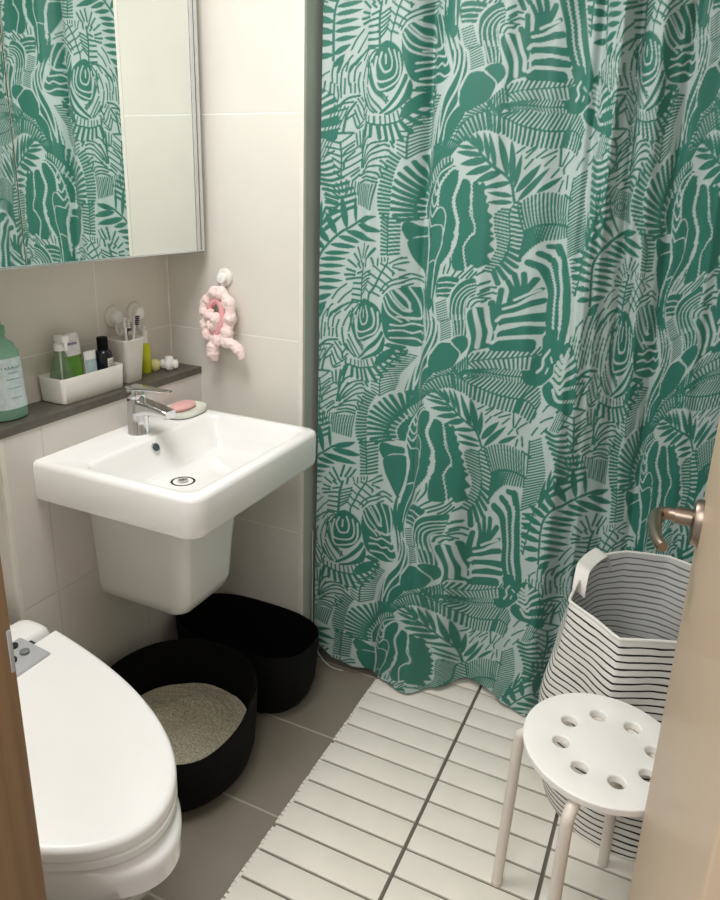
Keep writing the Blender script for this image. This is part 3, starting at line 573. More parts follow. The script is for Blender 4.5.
# ------------------------------------------------------------------ shower curtain with its printed pattern
PAT=r'''[["s",1,9,[660,3454,672,3379,669,3330]],["s",1,9,[686,3428,686,3354,690,3285]],["s",1,9,[710,3420,713,3352,706,3271]],["s",1,9,[718,3516,712,3469,717,3420]],["s",1,9,[728,3413,732,3357,735,3295]],["s",1,9,[751,3514,738,3473,741,3412]],["s",1,9,[745,3399,756,3350,754,3319]],["s",1,9,[781,3511,761,3471,761,3404,770,3343]],["s",1,9,[777,3434,783,3360]],["s",1,9,[826,3513,798,3486,793,3438,800,3402]],["s",1,9,[805,3407,811,3365]],["s",1,9,[846,3505,822,3472,820,3418]],["s",1,9,[825,3406,830,3363]],["s",1,9,[845,3458,840,3411,852,3362]],["s",1,9,[865,3415,872,3379,889,3329]],["s",1,9,[891,3512,873,3462,867,3427]],["s",1,9,[698,3476,670,3454,661,3417]],["s",1,9,[643,3425,646,3350]],["s",1,9,[673,3304,677,3260]],["s",1,9,[632,3401,631,3332]],["s",1,9,[613,3390,609,3314]],["s",1,9,[649,3325,644,3268]],["s",1,9,[921,3509,914,3446,934,3392,1010,3298]],["s",1,9,[941,3501,932,3439,962,3371,1021,3305]],["s",1,9,[900,3383,933,3332,993,3264]],["s",1,9,[901,3352,939,3295,972,3257]],["s",1,9,[908,3499,900,3448,898,3401]],["s",1,9,[896,3329,929,3284,960,3257]],["s",1,9,[1011,3330,1008,3307]],["s",1,9,[931,3502,924,3440,944,3382,994,3314]],["s",1,13,[855,3347,800,3335,756,3287,726,3232,696,3170]],["s",1,13,[841,3314,813,3260,809,3216,810,3163]],["s",1,13,[699,3131,747,3158,813,3163,859,3161]],["s",1,11,[756,3287,785,3311,828,3318]],["s",1,11,[759,3272,802,3286]],["s",1,11,[714,3188,789,3185]],["s",1,11,[764,3193,787,3226]],["s",1,11,[688,3215,739,3269]],["s",1,11,[678,3253,712,3271]],["s",1,11,[810,3229,845,3258]],["s",1,11,[671,3235,648,3198]],["s",1,11,[672,3184,627,3147]],["s",1,9,[848,3332,889,3280,902,3243]],["s",1,9,[850,3301,879,3250,903,3225]],["s",1,9,[842,3277,881,3207]],["s",1,9,[890,3323,915,3291]],["s",1,9,[913,3236,888,3207,872,3189]],["s",1,9,[919,3272,906,3243]],["s",1,9,[841,3246,873,3186,902,3200]],["s",1,9,[905,3310,896,3274]],["s",1,9,[873,3158,891,3101]],["s",1,9,[889,3170,910,3089]],["s",1,9,[910,3175,922,3076]],["s",1,9,[921,3199,921,3125,925,3076]],["s",1,9,[866,3337,879,3318]],["s",1,9,[806,3119,822,3064,831,3008,838,2938]],["r",1,10,6,[807,3112,822,3064,831,3008,838,2936],[851,3152,874,3120,913,3089,925,3045,918,2990]],["r",1,10,6,[807,3112,822,3064,831,3008,838,2938],[742,3130,747,3085,783,3039,803,2970]],["s",1,11,[940,2996,947,3045,962,3100]],["s",1,11,[948,2990,966,3045,1012,3098]],["s",1,11,[961,3009,996,3054,1043,3073,1077,3068]],["s",1,11,[970,2994,1013,3033,1068,3042]],["s",1,11,[951,2969,983,2991,1032,2999,1071,2981]],["s",1,11,[931,2950,980,2969,1029,2964,1049,2943]],["s",1,11,[938,2917,986,2931,1040,2919]],["s",1,11,[949,2940,990,2948,1037,2936]],["s",1,11,[885,2946,924,2978]],["s",1,11,[894,2925,927,2955]],["s",1,11,[930,3101,931,3045,935,2990]],["s",1,11,[1037,3023,1063,3008,1080,2984]],["s",1,11,[1042,2984,1061,2949]],["s",1,11,[929,3088,944,3125,970,3148]],["s",1,11,[954,3076,985,3108,1040,3118]],["s",1,11,[1002,3087,1037,3100,1071,3090]],["s",1,11,[932,3150,936,3101]],["s",1,11,[1072,3113,1098,3083]],["r",1,8,9,[936,2911,1038,2908],[933,2812,1027,2785]],["r",1,8,4,[877,2924,925,2917],[871,2866,924,2855]],["r",1,9,11,[863,2927,829,2917,805,2901,773,2882,767,2845,767,2813,771,2782,801,2751],[864,2859,856,2862,839,2868,836,2849,830,2833,826,2811,825,2789,827,2764]],["s",1,13,[942,2729,874,2686,848,2670,784,2609,738,2548,718,2494,711,2393,713,2269]],["l",1,33,[870,2685,845,2856]],["l",1,21,[919,2717,913,2855]],["l",1,33,[932,2722,1057,2755]],["l",1,37,[928,2709,1085,2678]],["l",1,35,[822,2653,768,2766]],["l",1,35,[762,2638,710,2716]],["l",1,39,[863,2674,1062,2628]],["l",1,31,[829,2644,943,2618]],["l",1,27,[787,2600,919,2593]],["l",1,25,[753,2552,886,2563]],["l",1,25,[730,2521,869,2530]],["l",1,24,[720,2484,863,2493]],["l",1,24,[716,2444,844,2452]],["l",1,26,[715,2406,852,2413]],["l",1,25,[715,2364,830,2373]],["l",1,31,[711,2297,799,2338]],["l",1,31,[713,2235,772,2295]],["l",1,35,[784,2609,718,2691]],["l",1,35,[761,2576,682,2641]],["l",1,35,[739,2545,632,2607]],["l",1,35,[722,2498,596,2552]],["l",1,35,[716,2450,584,2498]],["l",1,35,[715,2403,581,2437]],["l",1,35,[714,2352,595,2362]],["l",1,31,[711,2297,622,2291]],["s",1,13,[954,2541,932,2592]],["s",1,13,[990,2613,972,2542]],["s",1,13,[1026,2603,996,2545]],["s",1,13,[1054,2592,1023,2546]],["s",1,13,[909,2558,943,2514]],["s",1,13,[876,2524,918,2493]],["s",1,13,[868,2477,911,2466]],["s",1,13,[859,2447,909,2450]],["s",1,13,[866,2423,910,2433]],["s",1,13,[1005,2500,1012,2539]],["s",1,13,[957,2529,972,2504]],["s",1,13,[931,2508,950,2490]],["s",1,13,[983,2512,969,2452,964,2393,962,2310]],["r",1,12,6,[972,2472,968,2432,964,2393,963,2312],[928,2459,910,2425,899,2387,898,2317]],["r",1,10,6,[975,2453,968,2406,964,2346],[1035,2477,1035,2444,1011,2384]],["s",1,11,[1128,2525,1086,2461,1052,2387,1034,2353,1030,2299]],["r",1,11,5,[1121,2509,1090,2461,1045,2367],[1165,2474,1159,2441,1083,2350]],["r",1,10,5,[1114,2508,1072,2434,1038,2359],[1088,2519,1042,2496,1007,2390]],["s",1,9,[1070,2543,1069,2508]],["s",1,9,[1091,2548,1093,2529]],["s",1,9,[1109,2549,1110,2533]],["s",1,9,[1130,2550,1127,2534]],["s",1,9,[1139,2523,1197,2558]],["s",1,9,[1157,2505,1207,2493]],["s",1,9,[1160,2515,1212,2537]],["s",1,9,[1041,2544,1049,2516]],["s",1,9,[1158,2486,1159,2463]],["s",1,9,[801,2311,829,2361,865,2398]],["s",1,9,[832,2294,860,2337,892,2367]],["s",1,9,[780,2213,790,2262,807,2284]],["s",1,9,[743,2209,763,2266]],["s",1,9,[822,2238,856,2279,906,2314]],["s",1,9,[796,2207,828,2259,877,2298]],["s",1,9,[865,2256,899,2300,936,2304]],["s",1,9,[891,2224,916,2275,944,2298]],["s",1,9,[921,2220,945,2278]],["s",1,7,[1116,2764,1121,2690,1124,2566]],["r",1,12,11,[1078,2768,1082,2713,1083,2688,1087,2567],[1118,2739,1120,2696,1124,2569]],["r",1,12,10,[1121,2745,1123,2690,1126,2566],[1178,2747,1180,2705,1182,2576]],["r",1,13,17,[1083,3060,1069,3008,1061,2955,1055,2895,1056,2835,1064,2786,1076,2750],[1140,3029,1123,2972,1118,2913,1118,2854,1121,2800,1120,2751]],["p",1,0,[938,2284,987,2329,1047,2314,1094,2271,1108,2218,1097,2168,1060,2114,1013,2093,967,2104,932,2165,920,2234]],["s",0,10,[969,2280,956,2238,977,2193,1005,2191,1026,2203,1030,2245,1012,2291]],["s",0,10,[943,2264,935,2215,948,2153,1004,2148,1053,2167,1066,2214,1049,2280]],["s",0,10,[920,2234,935,2166,962,2111,1009,2115,1067,2140,1088,2188,1080,2263]],["s",0,10,[991,2268,990,2228]],["p",1,0,[984,1999,1041,2053,1089,2117,1112,2162,1125,2142,1088,2073,1040,2023,996,1992]],["p",1,0,[1007,1990,1063,2014,1105,2060,1130,2132,1142,2105,1135,2048,1092,2009,1033,1984]],["s",1,9,[901,2273,903,2190,946,2102,1006,2049]],["s",1,9,[1135,2341,1108,2292,1108,2238]],["s",1,10,[922,1956,1001,1936,1063,1940,1116,1953,1169,2007,1190,2055]],["r",1,18,12,[931,1946,1005,1933,1064,1936,1117,1949,1166,2003,1188,2070],[929,1890,992,1879,1051,1860,1087,1852,1127,1854,1156,1881,1181,1935,1211,1986,1225,2053,1221,2085]],["r",1,9,11,[921,1960,1004,1940,1062,1944,1115,1958,1162,2010],[918,1989,970,1979,1027,1980,1087,1997,1135,2048]],["p",1,0,[1107,1961,1108,2000,1136,2041,1188,2070,1176,2008,1147,1974]],["s",1,13,[1147,2083,1224,2064]],["s",1,13,[1157,2092,1214,2088]],["s",1,7,[1235,3325,1188,3246,1153,3148,1166,3028]],["r",1,8,17,[1223,3309,1188,3246,1153,3148,1167,3028],[1283,3301,1259,3256,1228,3187,1229,3132,1226,3082]],["r",1,8,9,[1178,3225,1153,3148,1166,3028],[1152,3205,1119,3162,1109,3117,1122,3059]],["s",1,9,[1216,3327,1214,3294]],["s",1,9,[1235,3330,1231,3292]],["s",1,9,[1179,3343,1216,3316]],["s",1,9,[1174,3310,1202,3284]],["p",1,0,[1106,2332,1133,2374,1169,2393,1232,2415,1296,2408,1313,2352,1320,2235,1343,2147,1296,2104,1213,2099,1146,2123,1117,2184,1105,2252]],["s",0,10,[1183,2391,1218,2342,1230,2297,1207,2285]],["s",0,10,[1226,2408,1264,2347,1287,2264,1241,2252,1198,2249]],["s",0,10,[1278,2416,1303,2351,1312,2247]],["s",0,10,[1184,2249,1242,2247,1284,2254,1304,2273]],["s",0,10,[1159,2202,1202,2203,1243,2222,1293,2218,1317,2222,1310,2280]],["s",0,10,[1155,2167,1204,2178,1247,2171,1288,2187,1310,2175,1333,2197,1339,2277]],["s",0,10,[1166,2129,1208,2136,1264,2142,1307,2127,1340,2140,1365,2188,1370,2281]],["s",0,10,[1133,2380,1164,2337,1203,2288,1232,2284]],["s",0,10,[1169,2396,1222,2336,1230,2317]],["s",0,10,[1106,2332,1139,2268,1200,2224]],["s",1,10,[1188,2456,1229,2479,1279,2467]],["s",1,10,[1189,2427,1244,2457,1291,2442]],["s",1,10,[1197,2408,1239,2431]],["s",1,10,[1184,2551,1211,2558]],["s",1,10,[1185,2525,1219,2537]],["s",1,10,[1186,2494,1200,2495]],["s",1,10,[1089,2377,1117,2412,1167,2442,1216,2458]],["s",1,10,[1104,2365,1146,2407,1203,2432]],["p",1,0,[1304,2453,1320,2480,1385,2372,1401,2272,1421,2287,1434,2171,1428,2139,1399,2082,1389,1998,1344,1935,1339,1836,1303,1797,1260,1814,1274,1953,1316,2045,1359,2125,1339,2277,1310,2352]],["s",0,10,[1321,2467,1346,2330,1361,2254]],["s",0,10,[1338,2456,1367,2332,1383,2256]],["s",0,10,[1382,2372,1380,2308,1409,2260]],["s",0,11,[1358,2279,1369,2222,1348,2130,1297,2034,1275,1945,1269,1824]],["s",0,11,[1381,2282,1390,2225,1374,2148,1310,2037,1291,1948,1300,1821]],["s",0,11,[1407,2285,1412,2201,1382,2086,1330,1987,1301,1862]],["s",0,11,[1426,2249,1428,2150,1388,2066,1385,2005,1339,1926,1333,1827]],["s",0,9,[1385,2005,1400,1993,1435,1961]],["s",0,8,[1121,2350,1156,2290,1228,2234]],["s",0,8,[1153,2379,1202,2307,1239,2288]],["p",1,0,[1395,2060,1429,2129,1462,2146,1509,2143,1551,2103,1549,2062,1522,2015,1486,1986,1435,1961,1392,1999]],["p",1,0,[1501,2162,1539,2188,1583,2185,1595,2140,1559,2084,1554,2103,1515,2143]],["p",1,0,[1339,1926,1394,1992,1425,1959,1391,1896,1365,1842,1342,1812]],["s",0,7,[1502,2144,1551,2103,1551,2069]],["s",0,7,[1507,2182,1539,2192,1586,2188,1596,2133,1553,2076,1522,2015,1436,1960]],["p",1,0,[1483,2267,1481,2343,1492,2405,1538,2457,1601,2475,1608,2395,1577,2377,1565,2347,1571,2273,1580,2191,1539,2192,1510,2186,1498,2230]],["s",0,6,[1497,2268,1495,2337,1512,2391,1557,2436,1604,2451]],["s",0,6,[1501,2294,1510,2244,1521,2190]],["s",0,6,[1519,2270,1517,2339,1531,2384,1567,2421,1605,2435]],["s",0,6,[1521,2295,1530,2246,1536,2191]],["s",0,6,[1541,2271,1538,2340,1549,2378,1576,2406,1606,2420]],["s",0,6,[1542,2296,1550,2247,1551,2192]],["s",0,6,[1562,2272,1559,2340,1567,2371,1585,2392,1607,2404]],["s",0,6,[1562,2297,1569,2248,1566,2193]],["p",1,0,[1412,2471,1524,2474,1484,2417,1468,2379,1407,2374]],["s",0,7,[1410,2446,1462,2453,1510,2449]],["s",0,7,[1409,2418,1451,2426,1500,2424]],["s",0,7,[1407,2393,1479,2400]],["p",0,0,[1396,2364,1469,2370,1486,2268,1499,2269,1507,2172,1441,2148,1428,2223,1409,2260]],["r",1,6,18,[1404,2342,1410,2305,1419,2261,1433,2249,1440,2198,1440,2155],[1456,2366,1466,2316,1476,2267,1482,2274,1495,2223,1497,2181]],["s",1,10,[1433,2494,1439,2540]],["s",1,10,[1455,2498,1468,2539,1462,2578]],["s",1,10,[1482,2482,1501,2510]],["s",1,10,[1508,2477,1543,2512]],["s",1,10,[1533,2475,1570,2513,1598,2538]],["s",1,10,[1560,2476,1588,2513]],["s",1,10,[1578,2476,1606,2507]],["s",1,10,[1606,2491,1640,2513]],["s",1,10,[1615,2439,1655,2456]],["s",1,10,[1618,2395,1657,2418]],["s",1,10,[1575,2334,1587,2365,1619,2380,1662,2374]],["s",1,10,[1595,2334,1615,2358,1647,2363]],["s",1,11,[1626,2448,1658,2461]],["s",1,11,[1628,2413,1659,2430,1683,2427]],["s",1,11,[1629,2388,1666,2402,1684,2397]],["s",1,11,[1637,2357,1649,2369]],["r",1,19,13,[1250,2753,1236,2791,1238,2832,1252,2878,1275,2924,1294,2955],[1172,2738,1138,2776,1132,2836,1132,2901,1148,2957,1174,2988,1196,3016,1220,3038,1256,3058,1274,3074]],["r",1,10,13,[1294,2955,1322,2996,1347,3023,1387,3039],[1274,3077,1319,3094,1370,3109,1428,3092]],["p",1,0,[1306,2755,1243,2759,1236,2791,1238,2832,1252,2878,1275,2924,1292,2963,1322,2996,1360,3023,1394,3033,1408,3001,1351,2955,1318,2868,1306,2804]],["s",0,5,[1269,2759,1259,2815,1275,2873,1300,2924]],["r",0,8,8,[1250,2756,1236,2814,1254,2881,1294,2955],[1269,2762,1261,2815,1276,2870,1314,2918]],["r",0,6,8,[1292,2963,1322,2996,1360,3023,1394,3033],[1323,2924,1341,2968,1371,3001,1399,3012]],["p",1,0,[1315,2845,1334,2913,1361,2963,1404,2993,1450,2983,1469,2959,1464,2904,1450,2848,1470,2775,1496,2731,1482,2683,1487,2695,1473,2647,1470,2605,1435,2555,1412,2517,1402,2461,1393,2398,1381,2321,1351,2305,1329,2392,1328,2461,1340,2531,1325,2640,1313,2699,1309,2675,1304,2769]],["p",1,0,[1487,2937,1530,2917,1538,2857,1556,2802,1578,2746,1584,2689,1577,2688,1554,2663,1532,2621,1550,2530,1521,2511,1489,2516,1474,2551,1476,2606,1493,2631,1501,2684,1496,2731,1468,2787,1451,2843,1470,2904]],["p",1,0,[1536,2917,1552,2929,1572,2913,1584,2927,1611,2899,1601,2890,1612,2871,1623,2866,1623,2839,1641,2829,1637,2801,1661,2780,1650,2756,1667,2740,1657,2716,1673,2697,1658,2687,1677,2676,1657,2648,1677,2618,1649,2595,1663,2558,1633,2538,1605,2526,1580,2544,1557,2531,1536,2615,1557,2664,1580,2688,1586,2700,1563,2802,1545,2857]],["z",0,16,[1457,2980,1466,2920,1451,2843,1476,2776,1492,2736,1482,2683,1498,2684,1476,2645,1470,2602,1418,2524]],["z",0,7,[1529,2922,1548,2857,1552,2791,1582,2735,1584,2689,1577,2694,1554,2663,1535,2621,1552,2530]],["z",0,11,[1451,2980,1413,2979,1370,2924,1361,2874,1366,2817]],["s",0,8,[1404,2993,1351,2955,1322,2879,1311,2816,1305,2763,1307,2722]],["s",0,9,[1311,2850,1341,2808,1365,2840]],["s",0,9,[1307,2799,1335,2764,1367,2806]],["s",0,9,[1306,2758,1334,2715]],["s",0,9,[1327,2902,1344,2862,1354,2885]],["s",0,9,[1339,2935,1356,2902,1363,2913]],["s",0,6,[1339,2759,1374,2803,1401,2801,1420,2762,1418,2704,1416,2680]],["s",0,6,[1334,2715,1373,2725,1406,2721,1416,2680]],["s",0,6,[1413,2709,1412,2632,1389,2552,1381,2459,1378,2368]],["s",0,6,[1346,2542,1363,2551,1379,2556,1390,2543]],["s",0,14,[1308,2711,1317,2675,1331,2634,1330,2579,1328,2517,1328,2455]],["p",1,0,[1213,2640,1246,2660,1306,2667,1317,2639,1324,2579,1313,2479,1284,2495,1239,2555,1220,2597]],["p",1,0,[1193,2727,1219,2734,1254,2717,1298,2710,1302,2674,1299,2676,1246,2666,1213,2647,1189,2693,1187,2681]],["s",1,6,[1753,2841,1738,2802,1746,2699,1746,2686,1737,2623,1712,2558]],["r",1,11,20,[1696,2813,1671,2786,1676,2741,1679,2697,1686,2683,1690,2640,1676,2596,1659,2558,1637,2516],[1739,2813,1735,2774,1744,2710,1745,2686,1737,2629,1721,2584,1690,2538,1673,2506]],["r",1,13,11,[1760,2847,1746,2791,1749,2711,1748,2687,1740,2630],[1776,2843,1792,2795,1802,2715,1802,2690,1794,2618]],["r",1,24,6,[1740,2630,1721,2577,1673,2506],[1790,2605,1752,2509,1690,2447]],["s",1,13,[1481,3093,1524,3067,1543,3041,1619,2991,1687,2951,1721,2915,1751,2849]],["l",1,23,[1624,2986,1550,3143]],["l",1,23,[1587,3014,1525,3142]],["l",1,29,[1688,2950,1594,3132]],["l",1,31,[1719,2921,1653,3114]],["l",1,25,[1734,2905,1715,3055]],["l",1,39,[1746,2887,1811,3016]],["l",1,31,[1764,2850,1853,3001]],["l",1,27,[1833,2892,1922,2962]],["l",1,27,[1710,2931,1589,2899]],["l",1,23,[1738,2872,1619,2882]],["l",1,23,[1745,2846,1626,2839]],["l",1,23,[1546,3052,1494,3138]],["l",1,21,[1515,3078,1466,3132]],["l",1,19,[1481,3093,1438,3127]],["l",1,25,[1556,3039,1414,3052]],["l",1,35,[1579,3021,1449,2999]],["l",1,35,[1611,2996,1489,2954]],["l",1,39,[1655,2974,1546,2927]],["l",1,19,[1512,3067,1407,3079]],["s",1,6,[1598,3310,1677,3334,1777,3348,1866,3360,1907,3378]],["r",1,10,15,[1598,3310,1677,3334,1777,3348,1866,3360,1907,3378],[1621,3357,1687,3376,1790,3388,1887,3391,1925,3406]],["r",1,10,14,[1603,3310,1677,3332,1777,3347,1866,3359],[1635,3283,1709,3291,1792,3299,1873,3308]],["s",1,7,[1593,3249,1683,3266,1771,3263,1862,3267]],["r",1,8,19,[1593,3249,1683,3266,1771,3263,1862,3267],[1624,3276,1709,3290,1792,3294,1867,3294]],["r",1,8,19,[1593,3249,1683,3266,1771,3263,1862,3267],[1620,3237,1708,3247,1792,3238,1865,3239]],["s",1,7,[1582,3213,1680,3176,1788,3157,1884,3159,1871,3161,1924,3153,1968,3123]],["r",1,11,23,[1582,3213,1680,3176,1788,3157,1884,3159,1871,3161,1924,3153,1968,3123],[1621,3232,1686,3242,1763,3232,1847,3234,1924,3236,1924,3236,1951,3215,1978,3163]],["r",1,12,22,[1582,3213,1680,3176,1788,3157,1884,3159,1871,3161,1924,3153,1968,3123],[1596,3146,1662,3112,1719,3093,1797,3085,1879,3086,1865,3091,1919,3077,1962,3051]],["r",1,9,15,[1390,3103,1404,3148,1437,3188,1478,3215,1522,3227,1535,3218,1582,3213],[1369,3104,1371,3136,1405,3169,1433,3212,1463,3241,1516,3271,1528,3266]],["r",1,14,13,[1394,3098,1408,3143,1438,3182,1479,3210,1522,3225,1535,3217,1582,3210],[1416,3092,1449,3103,1467,3127,1498,3146,1537,3153,1549,3151,1592,3140]],["s",1,6,[1390,3103,1404,3148,1437,3188,1478,3215,1522,3227,1535,3218,1582,3213]],["r",1,11,7,[1527,3277,1563,3313,1595,3341],[1521,3233,1560,3241,1606,3278]],["s",1,11,[1527,3271,1572,3236,1608,3267]],["p",1,0,[1555,3235,1580,3264,1607,3269,1595,3238,1581,3215]],["p",1,0,[1577,2297,1617,2334,1671,2318,1708,2289,1697,2232,1693,2196,1687,2143,1624,2116,1591,2083,1608,2173]],["p",1,0,[1660,2331,1686,2316,1705,2338,1738,2352,1777,2377,1787,2349,1716,2312,1695,2279,1676,2269]],["s",1,28,[1670,2352,1676,2269]],["s",1,24,[1704,2414,1696,2340,1688,2268]],["s",1,21,[1729,2457,1743,2409,1736,2352]],["s",1,24,[1755,2492,1764,2419,1755,2355]],["s",1,26,[1793,2490,1791,2428,1772,2371]],["s",1,30,[1836,2452,1809,2410,1777,2370]],["s",1,19,[1854,2393,1811,2372,1758,2345]],["s",1,32,[1856,2328,1808,2322,1717,2300]],["s",1,41,[1865,2251,1809,2255,1722,2252]],["s",1,37,[1861,2247,1795,2255,1722,2252]],["s",1,43,[1865,2201,1803,2205,1724,2194]],["s",1,51,[1839,2141,1790,2146,1700,2143]],["p",1,0,[1688,2155,1784,2170,1836,2163,1855,2143,1850,2116,1768,2122,1680,2134]],["s",0,19,[1652,2332,1664,2258,1676,2215,1673,2164]],["s",0,19,[1610,2322,1636,2217,1634,2134]],["s",0,14,[1716,2317,1764,2328,1802,2342]],["s",0,14,[1755,2355,1787,2368,1846,2388]],["s",0,17,[1879,2220,1798,2234,1724,2235,1697,2208]],["s",0,17,[1879,2173,1783,2179,1716,2178,1687,2158]],["s",0,17,[1876,2284,1791,2284,1719,2282,1696,2264]],["s",1,41,[1819,2553,1861,2520,1880,2454,1893,2362,1890,2298,1896,2232,1901,2231,1909,2185,1918,2132]],["s",1,36,[1868,2604,1904,2569,1915,2495,1916,2392,1917,2291,1925,2227,1937,2199,1952,2141]],["s",1,30,[1909,2647,1948,2638,1958,2596]],["s",1,43,[1948,2642,1959,2571,1960,2486,1965,2381,1973,2280,1985,2220,1989,2192,1996,2134,1988,2095]],["s",1,21,[1961,2545,1948,2408,1970,2388]],["z",0,9,[1893,2548,1898,2450,1905,2373,1904,2294,1912,2229,1922,2196]],["z",0,14,[1918,2589,1942,2561,1934,2467,1939,2364,1937,2287,1954,2223,1961,2189]],["p",1,0,[1884,2176,1947,2163,2002,2142,2009,2110,1990,2078,2001,2040,1978,2012,1936,1981,1869,1982,1842,2034,1874,2047,1873,2099,1899,2109]],["s",0,14,[1906,2038,1922,2062,1915,2093,1935,2121]],["s",0,11,[1952,2039,1958,2056]],["s",0,9,[1956,2098,1974,2081]],["r",1,10,15,[1770,2832,1800,2865,1847,2888,1912,2892,1981,2872],[1808,2715,1831,2729,1872,2756,1939,2764,1998,2747]],["s",1,11,[1811,2722,1872,2753,1939,2761,2010,2746]],["r",1,10,17,[1811,2710,1820,2722,1855,2749,1908,2761,1957,2758,2001,2744],[1779,2570,1807,2608,1853,2654,1895,2682,1955,2688,1999,2691]],["s",1,10,[1694,3057,1717,3082]],["s",1,10,[1733,3061,1762,3087]],["s",1,10,[1738,3037,1764,3079]],["s",1,10,[1749,2992,1768,3033]],["s",1,10,[1780,3041,1812,3075]],["s",1,10,[1804,3039,1854,3070]],["s",1,10,[1830,3008,1856,3048]],["s",1,10,[1874,2959,1890,2992]],["s",1,10,[1869,3080,1890,3005]],["s",1,10,[1911,3063,1899,3005]],["s",1,10,[1927,2902,1929,2943]],["s",1,10,[1946,2963,1962,2912]],["s",1,10,[1965,2887,2022,2861]],["s",1,10,[1922,2974,1914,3000,1948,3046]],["r",1,9,25,[1993,2947,1999,2887,2011,2767,2003,2683,1986,2566],[2051,2979,2076,2925,2117,2794,2103,2709,2078,2611]],["s",1,9,[1990,2952,2001,2887,2011,2779]],["l",1,23,[2097,2593,2126,2763]],["l",1,23,[2132,2649,2262,2764]],["l",1,23,[2131,2679,2249,2824]],["s",1,13,[2167,2783,2135,2694,2101,2603]],["l",1,19,[2136,2708,2150,2824]],["s",1,11,[2077,2592,2042,2477,2009,2321]],["r",1,11,9,[2065,2556,2042,2477,2010,2324],[1997,2547,1997,2464,1998,2343]],["r",1,8,6,[2072,2580,2055,2525,2042,2477],[2087,2572,2074,2509,2061,2453]],["p",1,0,[2030,2151,2010,2123,2004,2092,2005,2055,2011,2036,1998,2017,1959,1981,1980,1942,2032,1906,2092,1890,2179,1869,2186,1915,2175,1992,2145,2084,2082,2134]],["s",0,16,[2032,1974,2084,1927,2185,1940]],["s",0,16,[2033,1997,2080,1963,2099,1983,2168,2006]],["s",0,16,[1999,2014,2068,1990,2095,2026,2148,2054]],["s",0,16,[2014,2037,2057,2021,2077,2059,2124,2090]],["s",0,16,[2013,2061,2052,2046,2065,2081,2097,2112]],["s",0,16,[2012,2084,2047,2070,2063,2112]],["s",0,16,[2019,2107,2043,2092,2055,2131]],["r",1,7,5,[2145,3309,2211,3296],[2094,3031,2144,3025]],["s",1,11,[2019,3062,2051,3085,2086,3101]],["s",1,11,[2045,3005,2072,3040]],["s",1,11,[1993,2987,2001,3012,2012,3032]],["s",1,11,[1966,3128,1975,3154]],["s",1,11,[2013,3121,2030,3146]],["s",1,11,[2145,3044,2185,3072]],["s",1,11,[1973,3077,1975,3105]],["s",1,11,[2232,3045,2242,3073,2273,3102]],["s",1,11,[2246,2984,2245,3025,2283,3069]],["s",1,17,[2068,3024,2125,3006,2184,3022]],["s",1,17,[2082,2994,2142,2977,2199,2992]],["s",1,17,[2100,2965,2164,2950,2222,2966]],["s",1,17,[2119,2937,2186,2923,2247,2941]],["s",1,17,[2138,2910,2207,2897,2272,2916]],["s",1,17,[2155,2882,2224,2869,2294,2890]],["s",1,17,[2167,2853,2233,2839,2310,2862]],["s",1,17,[2173,2821,2234,2806,2315,2832]],["s",1,17,[2172,2787,2226,2770,2309,2798]]]'''
import json
def catmull(p,m=6,closed=False):
    p=np.asarray(p,float)
    if len(p)<3: return p
    if closed: q=np.r_[p[-1:],p,p[:2]]
    else: q=np.r_[2*p[:1]-p[1:2],p,2*p[-1:]-p[-2:-1]]
    t=np.linspace(0,1,m,endpoint=False)[:,None]; o=[]
    for i in range(len(q)-3):
        a,b,c,d=q[i:i+4]
        o.append(.5*((2*b)+(c-a)*t+(2*a-5*b+4*c-d)*t*t+(3*b-3*c+d-a)*t**3))
    o=np.concatenate(o)
    return o if closed else np.r_[o,p[-1:]]
def resample(p,n):
    s=np.r_[0,np.cumsum(np.hypot(*np.diff(p,axis=0).T))]; k=np.linspace(0,s[-1],n)
    return np.c_[np.interp(k,s,p[:,0]),np.interp(k,s,p[:,1])]
